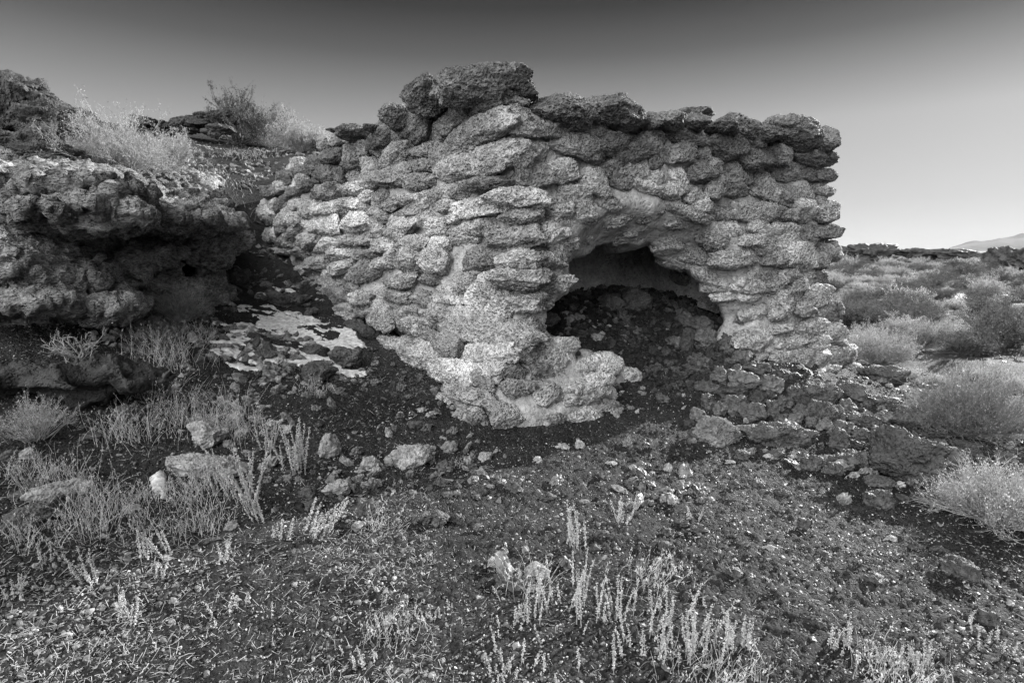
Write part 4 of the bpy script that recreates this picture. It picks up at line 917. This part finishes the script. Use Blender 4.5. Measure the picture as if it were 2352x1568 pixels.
# the flat to the right: five kinds copied
protos = []
for k, (ww, hh, lm, st, lv_) in enumerate([(1.1, .55, M_LEAFD, 70, 5200), (1.0, .5, M_LEAF, 70, 5200), (.9, .6, M_LEAFD, 90, 4200), (1.2, .5, M_LEAF, 80, 6000), (.8, .5, M_STRAW, 90, 4000)]):
    protos.append(make_shrub('desert_bush', 2000 + k, ww, hh, stems=st, subs=5, twigs=3, leaves=lv_, leaf=.018, leafmat=lm, bare=.15, stem_r=.005, twigmat=M_DARKTWIG if lm is M_LEAFD else None))
used = [False] * 5
def bush(k, P, s, rz, label, group, sq=1.0):
    o = protos[k] if not used[k] else copy_tree(protos[k]); used[k] = True
    place(o, P, label, 'bush', group, rz, (s, s, s * sq))
FB = [((2075,700),90,48,0,'dark bush on the flat above the pale bush, beyond the kiln corner'),((2125,718),80,50,1,'pale-topped bush left of a dark one in the middle of the flat'),((1990,690),80,36,3,'wide low pale bush right beside the kiln on the flat'),((1985,735),110,46,0,'low dark bush just right of the kiln wall'),
 ((1948,620),60,42,3,'bright round bush against the kiln edge, furthest left on the flat'),((2215,640),80,45,2,'dark rounded bush in the upper middle of the flat'),((2300,655),60,44,2,'dark upright bush at the right of the flat near the snow streak'),((2150,690),80,34,0,'dark low bush left of the snow streak'),((2250,700),80,36,0,'dark low bush under the snow streak'),
 ((2195,795),60,36,2,'small dark bush in the lower part of the flat'),((2320,770),90,60,2,'large dark bush at the right edge, mid flat'),((2270,810),60,34,0,'dark scraggly bush beside black stones on the flat'),((2030,615),50,30,1,'small pale bush near the top left of the flat'),((2070,630),56,34,0,'dark-shaded bush near the top left of the flat'),
 ((2330,900),50,60,4,'dry bright bush at the right edge above the big rounded bush'),((2345,960),60,80,4,'dry bright bush at the right edge behind the big rounded bush'),((2090,870),50,34,4,'dry bright tuft of bush above the long smooth boulder'),((2150,880),50,30,4,'dry bright tuft beyond the big rounded bush'),((2240,870),60,30,4,'dry sunlit brush between dark stones at right')]
for (px, py), w_, h_, k, lb in FB:
    G, W, Hh = wh(px, py, w_, h_); s = W / [1.1, 1.0, .9, 1.2, .8][k]; bush(k, G, s, px * .7, lb, 'bushes on the flat', min(1.6, max(.7, Hh / (.55 * s))))
r = np.random.default_rng(5); n = 0; spots = []
while n < 260:
    y = 9 + 62 * r.random() ** 1.5; x = y * r.uniform(.50, 1.05)
    G = np.array([x, y, ground_z(x, y)]); q = proj(G)
    if not (1850 < q[0] < 2420 and q[1] < 860) or any((x - a) ** 2 + (y - b) ** 2 < .8 + y * .02 for a, b in spots): continue
    spots.append((x, y)); n += 1; k = int(r.choice([0, 0, 2, 3, 1, 4]))
    bush(k, G, r.uniform(.55, 1.35) * (1 + y * .006), r.uniform(0, 6.3), 'low desert bush among many alike scattered over the flat towards the horizon', 'bushes on the flat', r.uniform(.7, 1.1))
# dark rocks on the horizon of the flat
for k, (px, py, w_, h_, Y, lb) in enumerate([(2300,578,60,26,48,'dark rounded outcrop on the right horizon under the mountains'),(2335,582,50,22,47,'dark outcrop at the right end of the horizon'),(2010,570,90,16,60,'flat dark outcrop on the horizon nearest the kiln'),(2110,574,90,14,60,'long low dark outcrop in the middle of the right horizon'),(2200,577,60,12,58,'small low dark outcrop left of the rounded one on the horizon'),(1960,572,50,14,62,'small dark outcrop on the horizon right beside the kiln edge')]):
    VIEW['0'] = (0, 0, 1); loose_rock('0', (px, py + h_ * .6, w_, h_ * 1.9), 'outcrop', M_DARK, lb, 'outcrop', seed=800 + k, Y=Y, rough=.15, lv=4, tone=.7)

# woolly stalks: upright stems crowded with little seed tufts
def stalks(seed, base, dirs, lens, r0=.002, tuft=.006, dens=260, bend=.15, droop=-.05):
    r = np.random.default_rng(seed); n = len(base); P = curve_from(base, dirs, lens, 9, r, bend, droop, .03); b = Bag()
    b.add(*tubes(P, r0 * (1 - .5 * np.linspace(0, 1, 9))[None, :] * np.ones((n, 1)), 3))
    m = np.maximum((lens * dens).astype(int), 6); i = np.repeat(np.arange(n), m); t = (.18 + .82 * r.random(len(i))) * 7.999; a = t.astype(int); f = (t - a)[:, None]
    c = P[i, a] * (1 - f) + P[i, a + 1] * f; c = c + r.normal(size=c.shape) * tuft * .55
    V0, F0 = ICO[0]; s = tuft * r.uniform(.35, .8, len(i)) * (1.15 - .5 * t / 8); V = (V0[None] * s[:, None, None] + c[:, None]).reshape(-1, 3); V += r.normal(size=V.shape) * tuft * .12
    Fq = (F0[None] + (np.arange(len(i)) * 12)[:, None, None]).reshape(-1, 3)
    return b, V.astype(np.float32), Fq
def stalk_plant(px, py, w, h, n, label, seed, lean=(0, 0), tuft=.0052, fan=.5, dens=380, spreadw=.35):
    G, W, Hh = wh(px, py, w, h); r = np.random.default_rng(seed)
    base = np.stack([r.normal(size=n) * W * spreadw * .5, r.normal(size=n) * W * spreadw * .4, np.zeros(n) - .01], 1); L = Hh * r.uniform(.45, 1.05, n); L[0] = Hh
    d = np.stack([r.normal(size=n) * fan * .35 + base[:, 0] / max(W, .01) * fan + lean[0], r.normal(size=n) * fan * .3 + lean[1], np.ones(n)], 1)
    b, V, Fq = stalks(seed, base, d, L, .0022, tuft, dens); root = empty('woolly_stalk_plant', G); tag(root, label, 'plant', 'woolly stalk plants')
    b.build('stems', M_TWIG, root); bb = Bag(); bb.add(V, Fq); bb.build('seed_heads', M_WOOL, root, smooth=False)
SP = [((575,1165),110,165,17,'tallest and brightest clump of woolly stalks, in front of the pale slab',(-.12,0),.5,dict(tuft=.0065)),((510,1140),120,120,12,'leaning woolly stalks fanning left across the long pale slab',(-.35,0),.4,{}),((600,1195),60,90,9,'woolly stalks just below and right of the tallest clump',(-.25,0),.4,{}),
 ((680,1085),90,130,18,'dense woolly clump right of the pale boulder, behind the tallest clump',(.05,0),.45,dict(tuft=.0065)),((620,1040),60,80,12,'greyer woolly shrublet joined to the left of the dense clump',(0,0),.5,{}),
 ((725,1235),80,110,8,'lone bright stalk cluster leaning right at the shadow edge',(.45,0),.25,dict(tuft=.0075)),((640,1240),60,60,7,'small bright stalk tuft at the shadow edge left of the leaning cluster',(.1,0),.4,{}),
 ((395,1280),60,110,5,'pair of tall thin stalks left of the small stalk tuft on litter',(-.25,0),.25,{}),((330,1290),60,80,6,'short stalk group with three upright spikes, lower left',(-.1,0),.3,{}),((195,1340),90,90,8,'pale stalk group leaning left, near the lower left corner',(-.35,0),.35,{}),((110,1300),60,60,6,'stubby pale stalks beside the leaning group at lower left',(-.2,0),.3,{}),
 ((45,1380),50,70,8,'bushy little stalk plant at the lower left edge',(-.05,0),.3,{}),((240,1230),40,60,5,'thin stalks below the tall bright grass clump',(0,0),.3,{}),((520,1290),60,60,6,'sparse stalks in the lit litter, below the tallest clump',(.05,0),.35,{}),((360,1330),50,50,5,'tiny bright stalks at the shadow border, lower left',(0,0),.3,{}),
 ((1322,1260),64,110,12,'upright bright stalk clump on the lit gravel in the middle',(-.03,0),.25,dict(tuft=.006)),((1425,1200),50,60,8,'small bright stalk clump right of the upright one',(.15,0),.3,{}),((1455,1170),40,42,6,'tiny bright stalk spray above the small clump',(.25,0),.3,{}),((1595,1195),44,44,5,'small forked bright stalk on the open gravel at right of the clumps',(0,0),.5,{}),
 ((1400,1430),180,130,22,'wide patch of bright stalks below the foreground boulder',(0,0),.2,dict(spreadw=1.0)),((1270,1390),120,110,14,'dense stalks at the right side of the dark foreground boulder',(0,0),.2,dict(spreadw=.9)),((1590,1500),70,130,14,'tall bright stalk clump near the bottom, right of middle',(0,0),.15,dict(spreadw=.6)),((1700,1500),60,100,10,'narrow bright stalk clump near the bottom, further right',(0,0),.15,dict(spreadw=.6)),
 ((1480,1490),130,110,14,'straggly stalks at the bottom between the two bright groups',(.05,0),.2,dict(spreadw=.9)),((1930,1490),70,80,9,'bushy little stalk tuft at the bottom beside a dark stone',(0,0),.2,dict(spreadw=.6)),((2120,1530),100,70,10,'dry sprig cluster near the bottom right corner',(.1,0),.4,{}),((1180,1440),60,60,8,'faint stalks left of the wide bright patch',(0,0),.2,dict(spreadw=.8)),
 ((290,1430),70,80,9,'loose bright stalks at the bottom left',(0,0),.3,{}),((850,1540),80,60,9,'short stalks at the bottom edge left of middle',(0,0),.3,dict(spreadw=.7)),((1140,1560),90,60,9,'short stalks at the bottom edge in the middle',(0,0),.3,dict(spreadw=.7)),((560,1400),90,50,8,'scattered short stalks on lit litter at left',(0,0),.3,dict(spreadw=.9)),((1000,1420),90,50,8,'scattered short stalks on lit litter left of the foreground boulder',(0,0),.3,dict(spreadw=.9)),
 ((1230,1520),160,80,14,'low thicket of bright stalks at the bottom below the foreground boulder',(0,0),.25,dict(spreadw=1.0)),((1640,1400),60,40,6,'few short stalks on gravel right of the wide bright patch',(0,0),.3,dict(spreadw=.8)),((2250,1480),90,50,8,'short pale sprigs in the lower right corner',(0,0),.3,dict(spreadw=.8))]
for k, ((px, py), w_, h_, n_, lb, ln, fn, kw) in enumerate(SP): stalk_plant(px, py, w_, h_, n_, lb, 5000 + k, ln, fan=fn, **kw)
# grass tufts: thin arching blades
def grass_tuft(px, py, w, h, n, label, seed, lean=(0, 0), mat=None, fan=.5, rad=.0014, spreadw=.6):
    if px < 700 and py > 700: n = int(n * .55)
    G, W, Hh = wh(px, py, w, h); r = np.random.default_rng(seed)
    base = np.stack([r.normal(size=n) * W * spreadw * .5, r.normal(size=n) * W * spreadw * .5, np.zeros(n)], 1); gz = hbase(base[:, 0] + G[0], base[:, 1] + G[1]) + hdetail(base[:, 0] + G[0], base[:, 1] + G[1]) - G[2]; base[:, 2] = gz - .005
    d = np.stack([r.normal(size=n) * fan * .5 + lean[0], r.normal(size=n) * fan * .5 + lean[1], np.ones(n)], 1); L = Hh * r.uniform(.35, 1.1, n)
    P = curve_from(base, d, L, 6, r, .5, .35, .04); V, Q = tubes(P, rad * (1 - .7 * np.linspace(0, 1, 6))[None, :] * r.uniform(.6, 1.3, (n, 1)), 3); b = Bag(); b.add(V, Q)
    m = r.random(n) < .35; c = P[m][:, 3:].reshape(-1, 3); c = np.repeat(c, 3, 0) + r.normal(size=(len(c) * 3, 3)) * .004; V2, Q2 = leaf_quads(c, .007 * np.ones(len(c)), r, np.array([0, 0, 1.0])); b.add(V2, Q2)
    o = b.build('grass_tuft', mat or M_STRAW, None, False, origin=None); o.location = tuple(G); tag(o, label, 'grass tuft', 'dry grass tufts')
GT = [((215,1190),150,95,420,'tall bright dry grass clump in front of the humped boulder at left',(.05,0)),((140,1130),120,80,240,'grass clump on the left side of the tall bright one',(-.1,0)),((290,1010),120,80,260,'grass around the low flat rock on the left slope',(0,0)),((80,1090),90,60,160,'thin grass under the round spidery bush',(0,0)),
 ((440,960),180,90,380,'broad wispy grass patch above the pale boulder',(0,0)),((530,1000),120,80,260,'matted grass right above the pale boulder',(.1,0)),((360,900),120,80,200,'thin grass beside the gully path at left',(0,0)),((390,830),110,90,260,'weedy grass below the feathery broom bush',(0,0)),((450,770),90,50,160,'grass fringe around the foot of the broom bush',(0,0)),((340,790),70,60,140,'wispy straw left of the broom bush',(-.1,0)),
 ((440,1150),110,80,220,'grass hanging over the left end of the long pale slab',(0,0)),((470,1220),100,70,180,'thin upright grass below the pale slab',(0,0)),((330,1150),70,50,120,'sparse grass left of the snow scrap',(0,0)),((60,1240),90,60,150,'grass at the left edge under the tilted slab',(0,0)),((720,900),60,40,60,'few straws on bare dirt below the snow patch',(0,0)),((330,1220),90,50,120,'low matted grass between tall clump and thin stalks',(0,0)),
 ((860,1215),50,60,26,'few tall straws leaning by the dark rock on the lit gravel',(.15,0)),((1200,1350),110,90,60,'long straws arching over the dark foreground boulder',(.1,0)),((1500,1330),130,50,110,'fallen bright straws right of the foreground boulder',(.3,0)),((1650,1560),220,60,240,'tangled bright straw at the bottom right of middle',(.2,0)),((600,330),60,20,60,'short grass under the skyline shrubs',(0,0)),
 ((480,420),160,24,240,'short sunlit grass across the upper slope',(0,0)),((560,360),120,20,180,'short pale grass on the hill below the skyline shrubs',(0,0)),((1048,1075),36,30,14,'little forked bright twig on the shaded gravel before the kiln',(.1,0)),((2060,1560),160,70,200,'tangled straw at the bottom edge, lower right',(.2,0)),((900,1450),120,50,110,'thin scattered straw in the lit litter, lower left of middle',(.1,0)),((1950,590),80,14,100,'dry grass strip at the kiln edge on the far flat',(0,0)),
 ((2200,760),160,30,300,'sunlit dry grass between the bushes of the flat',(0,0)),((2300,880),120,50,300,'bright dry grass behind the big rounded bush',(0,0)),((2060,770),90,30,160,'bright dry grass beyond the pale bush',(0,0)),((2250,740),150,24,260,'bright dry grass below the dark low bushes of the flat',(0,0))]
for k, ((px, py), w_, h_, n_, lb, ln) in enumerate(GT):
    far = py < 600 or px > 1900 and py < 900
    grass_tuft(px, py, w_, h_, n_, lb, 6000 + k, ln, rad=.0016 if not far else .004, mat=M_STRAW)
# ------------------------------------------------------------------ uncountable small stuff
def scatter(n, seed, xr, yr, dens):
    r = np.random.default_rng(seed); out = []; k = 0
    while k < n:
        y = yr[0] * (yr[1] / yr[0]) ** r.random(40000); x = y * r.uniform(xr[0], xr[1], 40000); m = r.random(40000) < dens(x, y); x, y = x[m], y[m]; out.append(np.stack([x, y], 1)); k += len(x)
    q = np.concatenate(out)[:n]; return np.concatenate([q, (hbase(q[:, 0], q[:, 1]) + hdetail(q[:, 0], q[:, 1]))[:, None]], 1), r
def chips(name, n, seed, smin_, smax_, mat, dens, lv=0, yr=(1.25, 9)):
    P, r = scatter(n, seed, (-1.15, 1.05), yr, dens); V0, F0 = ICO[lv]; m = len(V0)
    s = smin_ * (smax_ / smin_) ** (r.random(n) ** 1.7); sc = s[:, None] * r.uniform(.6, 1.25, (n, 3)); sc[:, 2] *= .75
    A = r.uniform(0, 6.28, n); V = V0[None] * (1 + .16 * r.normal(size=(n, m, 1))) * sc[:, None, :]; c, s_ = np.cos(A)[:, None], np.sin(A)[:, None]
    tx = r.normal(size=(n, 1)) * .5; Z = V[..., 2] + V[..., 0] * tx
    V = np.stack([V[..., 0] * c - V[..., 1] * s_, V[..., 0] * s_ + V[..., 1] * c, Z], -1) + (P + np.stack([P[:, 0] * 0, P[:, 0] * 0, s * .25], 1))[:, None, :]
    tone = np.repeat(np.clip(np.exp(r.normal(size=n) * (1.0 if lv == 0 else .5) - .55), .2, 2.2 if lv == 0 else 1.1), m)
    Fq = (F0[None] + (np.arange(n) * m)[:, None, None]).reshape(-1, 3)
    o = mesh_obj(name, V.reshape(-1, 3), Fq, mat, None, False, tone); tag(o, kind='stuff'); return o
one = lambda x, y: np.ones_like(x)
clump = lambda x, y: np.clip(.35 + .9 * fbm(np.stack([x * 1.1, y * 1.1, x * 0 + 3], 1), 2), .08, 1)
chips('gravel', 150000, 31, .0022, .0075, M_GRAVEL, one)
chips('arch_debris', 1500, 35, .015, .06, M_RUBBLE, lambda x, y: ((x > .6) & (x < 3.1) & (y > 5.5) & (y < 8.2)) * 1.0, lv=2, yr=(5.4, 8.2))
chips('pebbles', 12000, 32, .005, .017, M_GRAVEL, lambda x, y: clump(x, y) * np.where(x > -.15 * y, .35, 1), lv=1)
chips('scree_stones', 1500, 33, .022, .055, M_GRAVEL, lambda x, y: np.clip(.25 + 1.2 * fbm(np.stack([x * .8 + 5, y * .8, x * 0], 1), 2), .02, 1) * np.where(y > 3.4, 1, .03), lv=2, yr=(2.4, 9))
chips('hill_scree', 9000, 34, .012, .07, M_GRAVEL, lambda x, y: ((x < -2.2) & (x > -9)) * np.clip(.4 + 1.0 * fbm(np.stack([x * .8 + 5, y * .8, x * 0], 1), 2), .05, 1), lv=1, yr=(5, 17))
def litter(name, n, seed, ln, rad, mat, dens, yr=(1.25, 7), stand=.18):
    P, r = scatter(n, seed, (-1.1, 1.05), yr, dens); th = r.uniform(0, 6.28, n); d = np.stack([np.cos(th), np.sin(th), np.abs(r.normal(size=n)) * stand], 1)
    Pt = curve_from(P + np.array([0, 0, .004]), d, ln * r.uniform(.3, 1.5, n), 4, r, .25, .08, .03); V, Q = tubes(Pt, np.full((n, 4), rad) * r.uniform(.6, 1.4, (n, 1)), 3)
    o = mesh_obj(name, V, Q, mat, None, False, np.ones(len(V))); tag(o, kind='stuff')
fg = lambda x, y: np.clip(1.25 - y * .22, .06, 1) * np.clip(.6 + 1.0 * fbm(np.stack([x * .9 + 2, y * .9, x * 0], 1), 2), .1, 1)
lf = lambda x, y: np.where(x < -.15 * y, 1, .0) * np.clip(.5 + 1.0 * fbm(np.stack([x * .9 + 2, y * .9, x * 0], 1), 2), .1, 1)
litter('straw_litter', 8000, 41, .03, .0008, M_STRAW, fg)
litter('dry_grass_litter', 9000, 42, .038, .0009, M_TWIG, lf, yr=(1.6, 8), stand=.5)
# ------------------------------------------------------------------ light and camera
SUN_AZ, SUN_EL = R(SUN_A), R(SUN_E)
w = bpy.data.worlds.new("World"); SC.world = w; w.use_nodes = True; T = w.node_tree; T.nodes.clear(); N = T.nodes; L = T.links
out = N.new('ShaderNodeOutputWorld'); bgd = N.new('ShaderNodeBackground'); sky = N.new('ShaderNodeTexSky'); sky.sky_type = 'NISHITA'
sky.sun_disc = False; sky.sun_elevation = SUN_EL; sky.sun_rotation = SUN_AZ; sky.air_density = 1.0; sky.dust_density = 1.4; sky.ozone_density = 1.5; sky.altitude = 1300
sp = N.new('ShaderNodeSeparateColor'); L.new(sky.outputs[0], sp.inputs[0])      # black-and-white film behind a red filter
tone_ = mathn(N, L, 'POWER', sp.outputs[0], SKY_G)
geo = N.new('ShaderNodeTexCoord'); sx = N.new('ShaderNodeSeparateXYZ'); L.new(geo.outputs['Generated'], sx.inputs[0])
zz = mathn(N, L, 'MAXIMUM', sx.outputs[2], 0.0)
el = ramp_n(N, L, zz, SKY_RAMP)                                   # deep polarised blue above, pale low down
dp = N.new('ShaderNodeVectorMath'); dp.operation = 'DOT_PRODUCT'; L.new(geo.outputs['Generated'], dp.inputs[0]); dp.inputs[1].default_value = Vector(FILL_DIR).normalized()
lobe = ramp_n(N, L, mathn(N, L, 'MULTIPLY', dp.outputs['Value'], 1.0, True), [(FILL_A, 0), (1, 1)])    # bright lobe added to the unseen sky behind the viewer, filling shaded walls
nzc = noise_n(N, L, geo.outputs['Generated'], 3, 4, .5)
fill_sky = mathn(N, L, 'MULTIPLY', mathn(N, L, 'MULTIPLY', lobe, FILL_K), mathn(N, L, 'ADD', nzc, .5))
tone_ = mathn(N, L, 'ADD', mathn(N, L, 'MULTIPLY', tone_, mathn(N, L, 'MULTIPLY', el, SKY_M)), fill_sky)
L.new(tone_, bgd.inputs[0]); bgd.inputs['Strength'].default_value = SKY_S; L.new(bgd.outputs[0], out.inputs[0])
ld = bpy.data.lights.new('sun', 'SUN'); ld.energy = SUN_S; ld.angle = R(.6); ld.color = (1, 1, 1)
lo = bpy.data.objects.new('sun', ld); COL.objects.link(lo)
sd = Vector((math.sin(SUN_AZ) * math.cos(SUN_EL), math.cos(SUN_AZ) * math.cos(SUN_EL), math.sin(SUN_EL)))
lo.rotation_euler = sd.to_track_quat('Z', 'Y').to_euler(); lo.location = (8, 6, 9)
cd = bpy.data.cameras.new('camera'); cd.sensor_width = 36; cd.lens = 36 * F / 2352; cd.clip_end = 20000; cd.clip_start = .05
co = bpy.data.objects.new('camera', cd); COL.objects.link(co); co.location = tuple(CAM); co.rotation_euler = (math.pi / 2 - TH, 0, 0); SC.camera = co
SC.view_settings.view_transform = 'Standard'; SC.view_settings.look = 'None'; SC.view_settings.exposure = EXPO; SC.view_settings.gamma = 1
SC.cycles.max_bounces = 6; SC.cycles.diffuse_bounces = 3
